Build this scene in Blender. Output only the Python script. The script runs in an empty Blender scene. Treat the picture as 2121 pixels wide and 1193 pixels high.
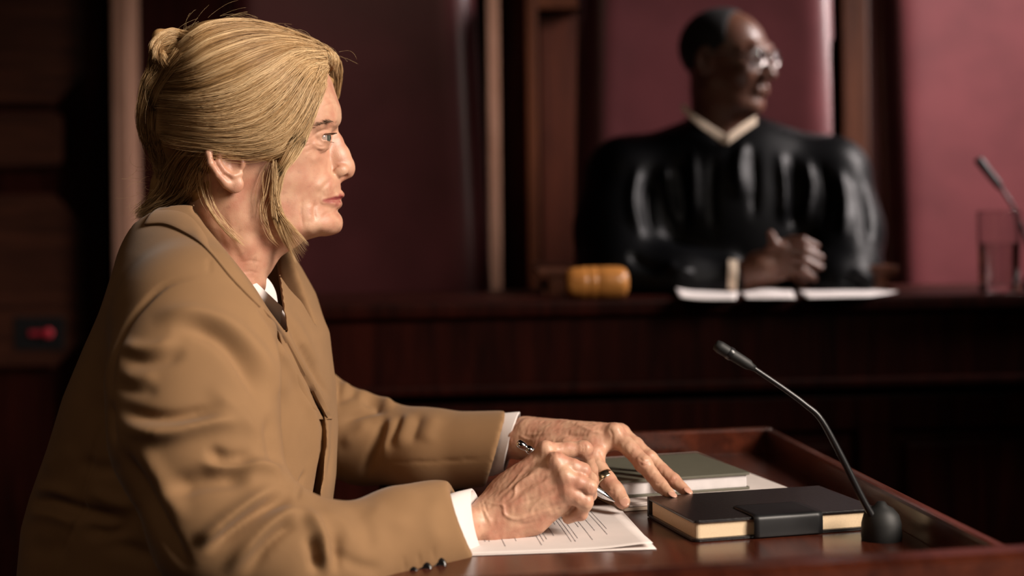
import bpy, bmesh, math, random
import numpy as np
from mathutils import Vector, Matrix

# ------------------------------------------------------------------ camera
F_PX, CX, HOR = 3000.0, 1060.5, 450.0            # focal length / principal column / horizon row, in 2121x1193 pixels
CAM = np.array([0.0, 0.0, 1.10])
ROLL = math.radians(0.6)
C_R = np.array([math.cos(ROLL), 0.0, -math.sin(ROLL)])
C_U = np.array([math.sin(ROLL), 0.0, math.cos(ROLL)])
C_F = np.array([0.0, 1.0, 0.0])
scene = bpy.context.scene
col = scene.collection
cam_d = bpy.data.cameras.new('camera')
cam_d.sensor_width = 36.0
cam_d.lens = F_PX / 2121.0 * 36.0
cam_d.shift_y = -(596.5 - HOR) / 2121.0
cam_d.clip_start = 0.05
cam_d.dof.use_dof = True
cam_d.dof.focus_distance = 1.53
cam_d.dof.aperture_fstop = 2.6
cam = bpy.data.objects.new('camera', cam_d)
cam.matrix_world = Matrix(((C_R[0], C_U[0], 0, CAM[0]), (0, 0, -1, CAM[1]), (C_R[2], C_U[2], 0, CAM[2]), (0, 0, 0, 1)))
col.objects.link(cam)
scene.camera = cam

# ------------------------------------------------------------------ light
world = bpy.data.worlds.new('world'); scene.world = world
world.use_nodes = True
world.node_tree.nodes['Background'].inputs[0].default_value = (1.0, 0.62, 0.45, 1)
world.node_tree.nodes['Background'].inputs[1].default_value = 0.02
vs = scene.view_settings
vs.view_transform = 'Standard'; vs.look = 'None'; vs.gamma = 1.0; vs.exposure = 0.0
vs.use_curve_mapping = False
scene.cycles.use_denoising = True
def area(name, loc, target, sx, sy, power, color, spread=180):
    d = bpy.data.lights.new(name, 'AREA'); d.shape = 'RECTANGLE'; d.size = sx; d.size_y = sy
    d.energy = power; d.color = color; d.spread = math.radians(spread)
    o = bpy.data.objects.new(name, d); o.location = loc
    o.rotation_euler = (Vector(target) - Vector(loc)).to_track_quat('-Z', 'Y').to_euler()
    col.objects.link(o); return o
area('assumed_key_light', (1.95, 0.30, 2.30), (-0.22, 1.50, 1.00), 0.9, 1.3, 20, (1.0, 0.87, 0.75), 58)  # unseen lamp inside the room, assumed for light from the right; no window built
area('assumed_side_light', (2.35, 2.86, 2.34), (0.95, 3.50, 1.25), 0.45, 1.2, 30, (1.0, 0.89, 0.86), 62)  # second unseen lamp, assumed at right, set close so the chairs darken leftwards
area('added_fill_light', (-1.0, -0.6, 3.1), (-0.6, 1.6, 0.8), 1.2, 1.2, 3.0, (1.0, 0.72, 0.5), 90)  # weak unseen fill, added behind the camera to lift the jacket's dark back

# ------------------------------------------------------------------ projection helpers
def P(px, py, Y):
    return CAM + Y * ((px - CX) / F_PX * C_R + (HOR - py) / F_PX * C_U + C_F)
def proj(V):
    p = V - CAM
    w = p[..., 1]
    return CX + F_PX * (p @ C_R) / w, HOR - F_PX * (p @ C_U) / w
def on_z(px, py, z):
    d = (px - CX) / F_PX * C_R + (HOR - py) / F_PX * C_U + C_F
    return CAM + d * ((z - CAM[2]) / d[2])
# ------------------------------------------------------------------ implicit surfaces -> mesh
def nrm(v): v = np.asarray(v, float); return v / np.linalg.norm(v)
class Field:
    def __init__(self): self.p = []
    def add(self, fn, lo, hi, k=0.004, op='u'):
        self.p.append((fn, np.asarray(lo, float), np.asarray(hi, float), k, op)); return self
    # round cone between a and b
    def cone(self, a, b, ra, rb, k=0.004, op='u', flat=None):
        a = np.asarray(a, float); b = np.asarray(b, float); R = max(ra, rb)
        ba = b - a; l2 = max(ba @ ba, 1e-12)
        if flat is None:
            def fn(p):
                pa = p - a
                h = np.clip(pa @ ba / l2, 0, 1)
                return np.linalg.norm(pa - h[:, None] * ba, axis=1) - (ra + (rb - ra) * h)
        else:                                   # flat = (axis, factor): squash the section along an axis
            ax = nrm(flat[0]); s = 1.0 / flat[1] - 1.0
            def fn(p):
                pa = p - a
                h = np.clip(pa @ ba / l2, 0, 1)
                q = pa - h[:, None] * ba
                q = q + (q @ ax * s)[:, None] * ax
                return (np.linalg.norm(q, axis=1) - (ra + (rb - ra) * h)) * (flat[1] if flat[1] < 1 else 1.0)
            R = R * max(1.0, flat[1])
        return self.add(fn, np.minimum(a, b) - R, np.maximum(a, b) + R, k, op)
    def chain(self, pts, radii, k=0.004, op='u', flat=None):
        for i in range(len(pts) - 1):
            self.cone(pts[i], pts[i + 1], radii[i], radii[i + 1], k, op, flat)
        return self
    def ell(self, c, axes, radii, k=0.004, op='u'):
        c = np.asarray(c, float); A = np.array([nrm(a) for a in axes]); r = np.asarray(radii, float)
        def fn(p):
            q = (p - c) @ A.T
            k0 = np.linalg.norm(q / r, axis=1); k1 = np.linalg.norm(q / (r * r), axis=1)
            return k0 * (k0 - 1.0) / np.maximum(k1, 1e-9)
        R = r.max()
        return self.add(fn, c - R, c + R, k, op)
    def box(self, c, axes, half, rnd, k=0.0, op='u'):
        c = np.asarray(c, float); A = np.array([nrm(a) for a in axes]); h = np.asarray(half, float) - rnd
        def fn(p):
            q = np.abs((p - c) @ A.T) - h
            return np.linalg.norm(np.maximum(q, 0), axis=1) + np.minimum(q.max(axis=1), 0) - rnd
        R = np.linalg.norm(half)
        return self.add(fn, c - R, c + R, k, op)
    def ev(self, p):
        d = np.full(len(p), 10.0)
        lo, hi = p.min(0), p.max(0)
        if getattr(self, 'n', 0) != len(self.p):
            self.n = len(self.p)
            self.A = np.array([q[1] - (q[3] + 0.012) for q in self.p]); self.B = np.array([q[2] + (q[3] + 0.012) for q in self.p])
        small = (hi - lo).max() < 0.06
        for i in np.nonzero(((self.A <= hi) & (self.B >= lo)).all(1))[0]:
            fn, a, b, k, op = self.p[i]
            if small: sel = None; q = p; dd = d
            else:
                sel = ((p > self.A[i]) & (p < self.B[i])).all(1)
                q = p[sel]; dd = d[sel]
                if len(q) == 0: continue
            e = fn(q)
            if op == 's': e = -e
            r = np.minimum(dd, e) if op == 'u' else np.maximum(dd, e)
            if k > 0:
                h = k - np.abs(dd - e)
                if h.max() > 0:
                    h = np.maximum(h, 0)
                    r = r - h * h * (0.25 / k) if op == 'u' else r + h * h * (0.25 / k)
            if sel is None: d = r
            else: d[sel] = r
        return d
    def bounds(self):
        u = [q for q in self.p if q[4] == 'u']
        return np.min([q[1] for q in u], 0), np.max([q[2] for q in u], 0)

def surface(field, h, lo=None, hi=None, B=12, slack=1.1):
    """sparse surface nets: vertices and quads of field = 0 on a grid of step h"""
    l2, h2 = field.bounds()
    lo = l2 - 3 * h if lo is None else np.asarray(lo, float); hi = h2 + 3 * h if hi is None else np.asarray(hi, float)
    nb = np.ceil((hi - lo) / (h * B)).astype(int)
    g = np.stack(np.meshgrid(*[np.arange(n) for n in nb], indexing='ij'), -1).reshape(-1, 3)
    cen = lo + (g + 0.5) * h * B
    keep = np.zeros(len(g), bool)
    for i in range(0, len(g), 4096):
        keep[i:i + 4096] = np.abs(field.ev(cen[i:i + 4096])) < h * B * 0.87 * slack + 0.0015
    # blocks whose centre lies beyond every primitive's box still matter when they touch one
    for fn, a, b, k, op in field.p:
        if op != 'u' or (b - a).max() > h * B * 2.5: continue
        keep |= ((cen > a - h * B * 0.6) & (cen < b + h * B * 0.6)).all(1)
    g = g[keep]
    loc = np.stack(np.meshgrid(*[np.arange(B + 1)] * 3, indexing='ij'), -1).reshape(-1, 3)
    cells = []; pos = []; edges = []
    def key(a): a = a.astype(np.int64) + 4; return (a[..., 0] * 8192 + a[..., 1]) * 8192 + a[..., 2]
    for b in g:
        base = b * B
        p = lo + (base + loc) * h
        d = field.ev(p)
        if d.min() > 0 or d.max() < 0: continue
        D = d.reshape(B + 1, B + 1, B + 1)
        D = np.where(D == 0, 1e-9, D)
        S = D < 0
        cs = np.zeros((B, B, B), int)
        for i in (0, 1):
            for j in (0, 1):
                for k in (0, 1): cs += S[i:B + i, j:B + j, k:B + k]
        act = np.argwhere((cs > 0) & (cs < 8))
        if len(act) == 0: continue
        acc = np.zeros((len(act), 3)); cnt = np.zeros(len(act))
        for ax in range(3):
            o1, o2 = [x for x in range(3) if x != ax]
            for i in (0, 1):
                for j in (0, 1):
                    s = np.zeros(3, int); s[o1] = i; s[o2] = j
                    e = s.copy(); e[ax] = 1
                    a0 = D[tuple((act + s).T)]; a1 = D[tuple((act + e).T)]
                    m = (a0 < 0) != (a1 < 0)
                    t = np.where(m, a0 / np.where(m, a0 - a1, 1), 0)
                    q = np.tile(s.astype(float), (len(act), 1)); q[:, ax] += t
                    acc += q * m[:, None]; cnt += m
        pos.append(lo + (base + act + acc / cnt[:, None]) * h); cells.append(key(base + act))
        for ax in range(3):
            sl0 = [slice(0, B)] * 3; sl1 = list(sl0); sl1[ax] = slice(1, B + 1)
            S0 = S[tuple(sl0)]; S1 = S[tuple(sl1)]
            for e in np.argwhere(S0 != S1)[None] if (S0 != S1).any() else ():
                edges.append((ax, base + e, S0[tuple(e.T)]))
    cells = np.concatenate(cells); pos = np.concatenate(pos)
    o = np.argsort(cells); cells = cells[o]; pos = pos[o]
    Q = []
    for ax, e, s in edges:
        o1, o2 = (ax + 1) % 3, (ax + 2) % 3
        u = np.zeros(3, int); u[o1] = 1; v = np.zeros(3, int); v[o2] = 1
        c = [key(e), key(e - u), key(e - u - v), key(e - v)]
        ix = [np.minimum(np.searchsorted(cells, k), len(cells) - 1) for k in c]
        ok = np.all([cells[i] == k for i, k in zip(ix, c)], 0)
        q = np.stack(ix, 1)[ok]; q[~s[ok]] = q[~s[ok]][:, ::-1]
        Q.append(q)
    return pos, np.concatenate(Q)

def smooth_mesh(V, Q, it=1, f=0.5):
    e = np.concatenate([Q[:, [0, 1]], Q[:, [1, 2]], Q[:, [2, 3]], Q[:, [3, 0]]])
    n = np.bincount(e[:, 0], minlength=len(V)) + np.bincount(e[:, 1], minlength=len(V))
    for _ in range(it):
        s = np.stack([np.bincount(e[:, 0], V[e[:, 1], c], len(V)) + np.bincount(e[:, 1], V[e[:, 0], c], len(V)) for c in range(3)], 1)
        V = V + f * (s / np.maximum(n, 1)[:, None] - V)
    return V
def normals(V, Q):
    a = np.cross(V[Q[:, 2]] - V[Q[:, 0]], V[Q[:, 3]] - V[Q[:, 1]])
    N = np.stack([sum(np.bincount(Q[:, i], a[:, c], len(V)) for i in range(Q.shape[1])) for c in range(3)], 1)
    return N / np.maximum(np.linalg.norm(N, axis=1), 1e-12)[:, None]
def catmull(pts, n):
    p = np.asarray(pts, float)
    if len(p) == 2: t = np.linspace(0, 1, n)[:, None]; return p[0] * (1 - t) + p[1] * t
    q = np.vstack([2 * p[0] - p[1], p, 2 * p[-1] - p[-2]])
    t = np.linspace(0, len(p) - 1 - 1e-9, n); i = t.astype(int); f = (t - i)[:, None]
    a, b, c, d = q[i], q[i + 1], q[i + 2], q[i + 3]
    return 0.5 * (2 * b + (c - a) * f + (2 * a - 5 * b + 4 * c - d) * f ** 2 + (3 * b - a - 3 * c + d) * f ** 3)
def poly_dist(x, y, pl):
    """distance, parameter 0..1 along, and signed side to a 2-D polyline"""
    best = np.full(len(x), 1e9); par = np.zeros(len(x)); sd = np.zeros(len(x))
    n = len(pl) - 1
    for i in range(n):
        a = pl[i]; d = pl[i + 1] - a; l2 = d @ d + 1e-12
        t = np.clip(((x - a[0]) * d[0] + (y - a[1]) * d[1]) / l2, 0, 1)
        ex = x - a[0] - t * d[0]; ey = y - a[1] - t * d[1]
        r = np.hypot(ex, ey); m = r < best
        best[m] = r[m]; par[m] = (i + t[m]) / n; sd[m] = np.sign(d[0] * ey[m] - d[1] * ex[m])
    return best, par, sd
def strokes(V, Q, items, face=0.05):
    """sculpting strokes: (pixel polyline, width px, height m[, shape]) pushed along the normal where the surface faces the viewpoint"""
    N = normals(V, Q)
    view = CAM - V; view /= np.linalg.norm(view, axis=1)[:, None]
    fc = np.clip(((N * view).sum(1) - face) / 0.25, 0, 1)
    px, py = proj(V)
    off = np.zeros(len(V))
    for it in items:
        pl = catmull(it[0], max(2, 5 * (len(it[0]) - 1) + 1)); w, amp = it[1], it[2]; shape = it[3] if len(it) > 3 else 'g'
        R = w * 3.2
        sel = np.where((px > pl[:, 0].min() - R) & (px < pl[:, 0].max() + R) & (py > pl[:, 1].min() - R) & (py < pl[:, 1].max() + R) & (fc > 0))[0]
        if len(sel) == 0: continue
        d, t, sd = poly_dist(px[sel], py[sel], pl)
        tap = np.clip(np.minimum(t, 1 - t) * 3 + 0.05, 0, 1); tap = tap * tap * (3 - 2 * tap)
        if shape == 'g': v = np.exp(-(d / w) ** 2) * tap
        elif shape == 'G': v = np.exp(-(d / w) ** 2)                     # no taper at the ends
        elif shape == 's':                                             # soft ridge on one side, sharp drop on the other
            s = d * sd; v = np.where(s > 0, np.exp(-(s / w) ** 2), np.exp(-(s / (0.3 * w)) ** 2)) * tap
        elif shape == 'S':
            s = -d * sd; v = np.where(s > 0, np.exp(-(s / w) ** 2), np.exp(-(s / (0.3 * w)) ** 2)) * tap
        off[sel] += amp * v * fc[sel]
    return V + N * off[:, None]

# ------------------------------------------------------------------ objects
def mesh_obj(name, V, F, mat=None, parent=None, smooth=True, attrs=None):
    me = bpy.data.meshes.new(name)
    V = np.asarray(V, np.float32)
    if isinstance(F, np.ndarray):
        k = F.shape[1]
        me.vertices.add(len(V)); me.vertices.foreach_set('co', V.ravel())
        me.loops.add(F.size); me.loops.foreach_set('vertex_index', F.astype(np.int32).ravel())
        me.polygons.add(len(F)); me.polygons.foreach_set('loop_start', np.arange(0, F.size, k, dtype=np.int32))
        me.update(calc_edges=True)
    else:
        me.from_pydata([tuple(map(float, v)) for v in V], [], [tuple(f) for f in F]); me.update()
    if smooth: me.polygons.foreach_set('use_smooth', [True] * len(me.polygons))
    for n, a in (attrs or {}).items():
        at = me.attributes.new(n, 'FLOAT', 'POINT'); at.data.foreach_set('value', np.asarray(a, np.float32))
    if mat is not None: me.materials.append(mat)
    o = bpy.data.objects.new(name, me); col.objects.link(o)
    if parent is not None: o.parent = parent
    return o
def tag(o, label=None, cat=None, group=None, kind=None):
    for k, v in (('label', label), ('category', cat), ('group', group), ('kind', kind)):
        if v: o[k] = v
    return o
def empty(name, label, cat, group=None):
    o = bpy.data.objects.new(name, None); col.objects.link(o); o.empty_display_size = 0.05
    return tag(o, label, cat, group)
def bm_obj(name, bm, mat, parent=None, smooth=False):
    bmesh.ops.recalc_face_normals(bm, faces=bm.faces)
    me = bpy.data.meshes.new(name); bm.to_mesh(me); bm.free()
    if smooth: me.polygons.foreach_set('use_smooth', [True] * len(me.polygons))
    if mat is not None: me.materials.append(mat)
    o = bpy.data.objects.new(name, me); col.objects.link(o)
    if parent is not None: o.parent = parent
    return o
def prism(name, pts, z0, z1, mat, parent=None, bevel=0.002, seg=2):
    """vertical prism over a plan polygon, edges bevelled"""
    bm = bmesh.new()
    a = [bm.verts.new((p[0], p[1], z0)) for p in pts]; b = [bm.verts.new((p[0], p[1], z1)) for p in pts]
    bm.faces.new(a[::-1]); bm.faces.new(b)
    for i in range(len(pts)): j = (i + 1) % len(pts); bm.faces.new((a[i], a[j], b[j], b[i]))
    if bevel: bmesh.ops.bevel(bm, geom=list(bm.edges), offset=bevel, segments=seg, profile=0.7, affect='EDGES', clamp_overlap=True)
    return bm_obj(name, bm, mat, parent)
def box(name, c, half, mat, parent=None, axes=None, bevel=0.003, seg=2):
    A = np.eye(3) if axes is None else np.array([nrm(a) for a in axes])
    bm = bmesh.new()
    vs_ = [bm.verts.new(tuple(np.asarray(c) + (np.array(s) * half) @ A)) for s in
           [(-1, -1, -1), (1, -1, -1), (1, 1, -1), (-1, 1, -1), (-1, -1, 1), (1, -1, 1), (1, 1, 1), (-1, 1, 1)]]
    for f in ((3, 2, 1, 0), (4, 5, 6, 7), (0, 1, 5, 4), (1, 2, 6, 5), (2, 3, 7, 6), (3, 0, 4, 7)): bm.faces.new([vs_[i] for i in f])
    if bevel: bmesh.ops.bevel(bm, geom=list(bm.edges), offset=bevel, segments=seg, profile=0.7, affect='EDGES', clamp_overlap=True)
    return bm_obj(name, bm, mat, parent)
def tube_np(paths, radii, sides=3):
    """many polylines (M,K,3) with radii (M,K) -> one vertex/quad array"""
    M, K, _ = paths.shape
    T = np.gradient(paths, axis=1); T /= np.maximum(np.linalg.norm(T, axis=2, keepdims=True), 1e-9)
    ref = np.where(np.abs(T[..., 2:3]) > 0.9, np.array([1.0, 0, 0]), np.array([0, 0, 1.0]))
    a = np.cross(T, ref); a /= np.maximum(np.linalg.norm(a, axis=2, keepdims=True), 1e-9); b = np.cross(T, a)
    ang = np.arange(sides) * 2 * np.pi / sides
    V = paths[:, :, None] + radii[:, :, None, None] * (a[:, :, None] * np.cos(ang)[None, None, :, None] + b[:, :, None] * np.sin(ang)[None, None, :, None])
    idx = np.arange(M * K * sides).reshape(M, K, sides)
    i0 = idx[:, :-1]; i1 = idx[:, 1:]
    Qd = np.stack([i0, np.roll(i0, -1, 2), np.roll(i1, -1, 2), i1], -1).reshape(-1, 4)
    return V.reshape(-1, 3), Qd[:, ::-1]
def lathe(profile, c, axis, sides=32, ref=None):
    """profile: (radius, height) list, spun about axis through c"""
    ax = nrm(axis); r0 = np.array([1.0, 0, 0]) if abs(ax[0]) < 0.8 else np.array([0, 1.0, 0])
    u = nrm(np.cross(ax, r0)); v = np.cross(ax, u)
    ang = np.arange(sides) * 2 * np.pi / sides
    V = np.concatenate([np.asarray(c) + h * ax + r * (np.cos(ang)[:, None] * u + np.sin(ang)[:, None] * v) for r, h in profile])
    n = len(profile); Qd = []
    for i in range(n - 1):
        for j in range(sides):
            k = (j + 1) % sides; Qd.append((i * sides + j, i * sides + k, (i + 1) * sides + k, (i + 1) * sides + j))
    return V, np.array(Qd)

# ------------------------------------------------------------------ materials
def mat_new(name):
    m = bpy.data.materials.new(name); m.use_nodes = True
    nt = m.node_tree; return m, nt, nt.nodes['Principled BSDF']
def node(nt, t, **kw):
    n = nt.nodes.new(t)
    for k, v in kw.items():
        if k.startswith('_'): setattr(n, k[1:], v)
        else: n.inputs[k.replace('__', ' ')].default_value = v
    return n
def ramp(nt, src, stops):
    r = nt.nodes.new('ShaderNodeValToRGB'); e = r.color_ramp.elements
    while len(e) < len(stops): e.new(0.5)
    for i, (p, c) in enumerate(stops): e[i].position = p; e[i].color = (*c, 1)
    nt.links.new(src, r.inputs[0]); return r
def coords(nt, scale=(1, 1, 1), kind='Object', rot=(0, 0, 0)):
    tc = nt.nodes.new('ShaderNodeTexCoord'); mp = nt.nodes.new('ShaderNodeMapping')
    mp.inputs['Scale'].default_value = scale; mp.inputs['Rotation'].default_value = rot
    nt.links.new(tc.outputs[kind], mp.inputs[0]); return mp.outputs[0]
def bump(nt, bsdf, src, strength, dist):
    b = nt.nodes.new('ShaderNodeBump'); b.inputs['Strength'].default_value = strength; b.inputs['Distance'].default_value = dist
    nt.links.new(src, b.inputs['Height'])
    if bsdf is not None: nt.links.new(b.outputs[0], bsdf.inputs['Normal'])
    return b
def plain(name, color, rough=0.5, metal=0.0, spec=0.5, noise=0.06, scale=60, **kw):
    """plain colour with slight procedural variation"""
    m, nt, b = mat_new(name)
    n = node(nt, 'ShaderNodeTexNoise', Scale=scale, Detail=3.0); nt.links.new(coords(nt), n.inputs['Vector'])
    c = np.array(color)
    r = ramp(nt, n.outputs['Fac'], [(0.3, tuple(c * (1 - noise))), (0.7, tuple(np.minimum(c * (1 + noise), 1)))])
    nt.links.new(r.outputs[0], b.inputs['Base Color'])
    b.inputs['Roughness'].default_value = rough; b.inputs['Metallic'].default_value = metal
    b.inputs['Specular IOR Level'].default_value = spec
    for k, v in kw.items(): b.inputs[k.replace('__', ' ')].default_value = v
    return m
def wood(name, dark, light, rough=0.35, axis=2, scale=6.0, spec=0.5, bumpd=0.0004):
    m, nt, b = mat_new(name)
    s = [scale * 5] * 3; s[axis] = scale * 0.35
    v = coords(nt, tuple(s))
    n1 = node(nt, 'ShaderNodeTexNoise', Scale=1.0, Detail=6.0, Roughness=0.62, Distortion=0.6); nt.links.new(v, n1.inputs['Vector'])
    n2 = node(nt, 'ShaderNodeTexNoise', Scale=9.0, Detail=2.0); nt.links.new(v, n2.inputs['Vector'])
    mx = node(nt, 'ShaderNodeMath', _operation='MULTIPLY_ADD'); mx.inputs[1].default_value = 0.25
    nt.links.new(n2.outputs['Fac'], mx.inputs[0]); nt.links.new(n1.outputs['Fac'], mx.inputs[2])
    r = ramp(nt, mx.outputs[0], [(0.42, dark), (0.62, tuple((np.array(dark) + np.array(light)) / 2)), (0.8, light)])
    nt.links.new(r.outputs[0], b.inputs['Base Color'])
    b.inputs['Roughness'].default_value = rough; b.inputs['Specular IOR Level'].default_value = spec
    bump(nt, b, n2.outputs['Fac'], 0.25, bumpd)
    return m
# ------------------------------------------------------------------ the room
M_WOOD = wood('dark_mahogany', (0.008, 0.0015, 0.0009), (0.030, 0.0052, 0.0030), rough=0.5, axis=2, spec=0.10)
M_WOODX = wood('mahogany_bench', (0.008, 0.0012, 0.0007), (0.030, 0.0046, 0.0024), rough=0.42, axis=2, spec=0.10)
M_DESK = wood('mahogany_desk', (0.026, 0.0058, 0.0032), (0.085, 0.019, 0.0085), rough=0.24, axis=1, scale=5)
M_TRIM = wood('lit_trim_wood', (0.30, 0.15, 0.095), (0.50, 0.28, 0.19), rough=0.33, axis=2)  # colour lightened to stand in for light catching the posts
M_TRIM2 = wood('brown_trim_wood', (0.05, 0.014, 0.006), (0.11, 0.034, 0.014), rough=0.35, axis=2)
M_PLASTER = plain('dim_plaster', (0.16, 0.09, 0.07), rough=0.9)
def leather(name, color, rough):
    m, nt, b = mat_new(name)
    v = coords(nt)
    n = node(nt, 'ShaderNodeTexNoise', Scale=7.0, Detail=4.0); nt.links.new(v, n.inputs['Vector'])
    c = np.array(color)
    r = ramp(nt, n.outputs['Fac'], [(0.3, tuple(c * 0.82)), (0.7, tuple(c * 1.15))]); nt.links.new(r.outputs[0], b.inputs['Base Color'])
    vo = node(nt, 'ShaderNodeTexVoronoi', Scale=420.0); nt.links.new(v, vo.inputs['Vector'])
    bump(nt, b, vo.outputs['Distance'], 0.25, 0.0006)
    b.inputs['Roughness'].default_value = rough; b.inputs['Coat Weight'].default_value = 0.45; b.inputs['Coat Roughness'].default_value = 0.3
    return m
M_LEATHER = leather('maroon_leather', (0.098, 0.0235, 0.0265), 0.33)
M_CARPET = plain('dark_red_carpet', (0.05, 0.012, 0.010), rough=0.95, noise=0.2, scale=300)

X0, X1, Y0, Y1, ZT = -2.7, 3.9, -2.2, 4.35, 3.3
def struct(o): o['kind'] = 'structure'; return o
struct(box('floor', ((X0 + X1) / 2, (Y0 + Y1) / 2, -0.05), ((X1 - X0) / 2 + .1, (Y1 - Y0) / 2 + .1, 0.05), M_CARPET, bevel=0))
struct(box('ceiling', ((X0 + X1) / 2, (Y0 + Y1) / 2, ZT + .05), ((X1 - X0) / 2 + .1, (Y1 - Y0) / 2 + .1, 0.05), M_PLASTER, bevel=0))
struct(box('wall_left', (X0 - .05, (Y0 + Y1) / 2, ZT / 2), (0.05, (Y1 - Y0) / 2 + .1, ZT / 2), M_WOOD, bevel=0))
struct(box('wall_front', ((X0 + X1) / 2, Y0 - .05, ZT / 2), ((X1 - X0) / 2, 0.05, ZT / 2), M_WOOD, bevel=0))
wb = struct(box('wall_back', ((X0 + X1) / 2, Y1 + .05, ZT / 2), ((X1 - X0) / 2, 0.05, ZT / 2), M_WOOD, bevel=0))
struct(box('wall_right', (X1 + .05, (Y0 + Y1) / 2, ZT / 2), (0.05, (Y1 - Y0) / 2 + .1, ZT / 2), M_WOOD, bevel=0))

# panelling on the back wall: raised boards between upright posts (placed from the wall plane Y1)
def wx(px, y=Y1): return float(P(px, 300, y)[0])
def wz(py, y=Y1, px=100): return float(P(px, py, y)[2])
def upright(name, pxa, pxb, proud, mat, y=Y1, z1=ZT):
    a, b = wx(pxa, y), wx(pxb, y)
    return struct(box(name, ((a + b) / 2, y - proud / 2, z1 / 2), ((b - a) / 2, proud / 2, z1 / 2), mat, bevel=0.006))
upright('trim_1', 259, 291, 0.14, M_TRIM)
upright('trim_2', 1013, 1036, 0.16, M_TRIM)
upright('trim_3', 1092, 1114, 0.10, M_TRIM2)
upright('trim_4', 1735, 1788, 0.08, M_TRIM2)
upright('trim_5', 1120, 1206, 0.03, wood('red_brown_panel', (0.035, 0.008, 0.004), (0.085, 0.020, 0.009), rough=0.4))
struct(box('trim_6', ((wx(1112) + wx(1212)) / 2, Y1 - .05, wz(12, px=1150)), ((wx(1212) - wx(1112)) / 2, 0.05, 0.022), M_TRIM2, bevel=0.006))
# carved panels of the dark door on the left: notched-corner boards with a rim
def notched(x0, x1, z0, z1, c):
    return [(x0 + c, z0), (x1 - c, z0), (x1 - c * .62, z0 + c * .38), (x1 - c * .38, z0 + c * .62), (x1, z0 + c), (x1, z1 - c), (x1 - c * .38, z1 - c * .62), (x1 - c * .62, z1 - c * .38), (x1 - c, z1), (x0 + c, z1),
            (x0 + c * .62, z1 - c * .38), (x0 + c * .38, z1 - c * .62), (x0, z1 - c), (x0, z0 + c), (x0 + c * .38, z0 + c * .62), (x0 + c * .62, z0 + c * .38)]
def wall_plate(name, poly, y0, y1, mat, parent, bev=0.008):
    bm = bmesh.new()
    a = [bm.verts.new((x, y0, z)) for x, z in poly]; b = [bm.verts.new((x, y1, z)) for x, z in poly]
    bm.faces.new(a[::-1]); bm.faces.new(b)
    for i in range(len(poly)): j = (i + 1) % len(poly); bm.faces.new((a[i], a[j], b[j], b[i]))
    bmesh.ops.bevel(bm, geom=[e for e in bm.edges if abs(e.verts[0].co.y - y1) < 1e-6 and abs(e.verts[1].co.y - y1) < 1e-6], offset=bev, segments=2, affect='EDGES')
    return bm_obj(name, bm, mat, parent)
M_PANEL = wood('carved_panel', (0.020, 0.0055, 0.0026), (0.070, 0.021, 0.0095), rough=0.42, axis=0)
door = struct(box('door_1', ((wx(-330) + wx(232)) / 2, Y1 - .03, ZT / 2), ((wx(232) - wx(-330)) / 2, 0.03, ZT / 2), M_WOOD, bevel=0.006))
yd = Y1 - .06
for (pa, pb, qa, qb, c) in ((-230, 176, -60, 218, 0.085), (-180, 134, 232, 348, 0.02), (-230, 172, 402, 760, 0.085)):
    poly = notched(wx(pa, yd), wx(pb, yd), wz(qb, yd), wz(qa, yd), c)
    wall_plate('panel', poly, yd, yd - 0.022, M_PANEL, door)
# red pilot light on a small black switch box
sw = empty('switch_box', 'small black switch box with glowing red pilot light on the dark left wall', 'switch')
q = P(84, 690, yd - 0.012)
box('housing', q, (0.075, 0.012, 0.05), plain('black_plastic', (0.006, 0.006, 0.006), 0.5), sw, bevel=0.004)
m_red, nt, b = mat_new('red_pilot'); b.inputs['Base Color'].default_value = (0.3, 0.01, 0.02, 1)
b.inputs['Emission Color'].default_value = (1, 0.05, 0.08, 1); b.inputs['Emission Strength'].default_value = 0.07
V, Q = lathe([(0.0001, 0.008), (0.010, 0.007), (0.014, 0.003), (0.014, -0.004)], P(100, 690, yd - 0.027), (0, -1, 0), 20)
mesh_obj('pilot_light', V, Q, m_red, sw)
m_red2, nt, b = mat_new('red_lens'); b.inputs['Base Color'].default_value = (0.25, 0.01, 0.02, 1)
b.inputs['Emission Color'].default_value = (1, 0.05, 0.08, 1); b.inputs['Emission Strength'].default_value = 0.03
box('lens', P(76, 690, yd - 0.026), (0.022, 0.004, 0.007), m_red2, sw, bevel=0.002)

# ------------------------------------------------------------------ judge's bench
ZB = 0.9425
b0, b1 = on_z(700, 629, ZB), on_z(2121, 607, ZB)
BD = nrm(b1 - b0); BN = np.array([BD[1], -BD[0], 0.0])          # along the bench / towards the room
bench_l = b0 + BD * (-0.12); bench_r = b1 + BD * 0.55
def bpt(s, n, z): p = b0 + BD * s - BN * n; return (p[0], p[1], z)
SL, SR = -0.14, float((bench_r - b0) @ BD)
bench = empty('judge_bench', 'long dark mahogany judge bench with panelled front behind the desk', 'bench')
def bbox(name, s0, s1, n0, n1, z0, z1, mat, parent=bench, bev=0.004):
    c = np.array(bpt((s0 + s1) / 2, (n0 + n1) / 2, (z0 + z1) / 2))
    return box(name, c, ((s1 - s0) / 2, abs(n1 - n0) / 2, (z1 - z0) / 2), mat, parent, axes=(BD, -BN, (0, 0, 1)), bevel=bev)
bbox('top', SL - .02, SR, -0.012, 0.42, ZB - 0.030, ZB, M_WOODX, bev=0.008)
bbox('fascia', SL, SR, 0.006, 0.05, ZB - 0.158, ZB - 0.028, M_WOODX)
bbox('lower_moulding', SL, SR, -0.004, 0.05, ZB - 0.176, ZB - 0.156, M_WOODX, bev=0.006)
bbox('carcass', SL, SR, 0.05, 0.085, 0.0, ZB - 0.03, M_WOOD)
bbox('top_rail', SL, SR, 0.030, 0.052, ZB - 0.262, ZB - 0.196, M_WOODX)
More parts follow.
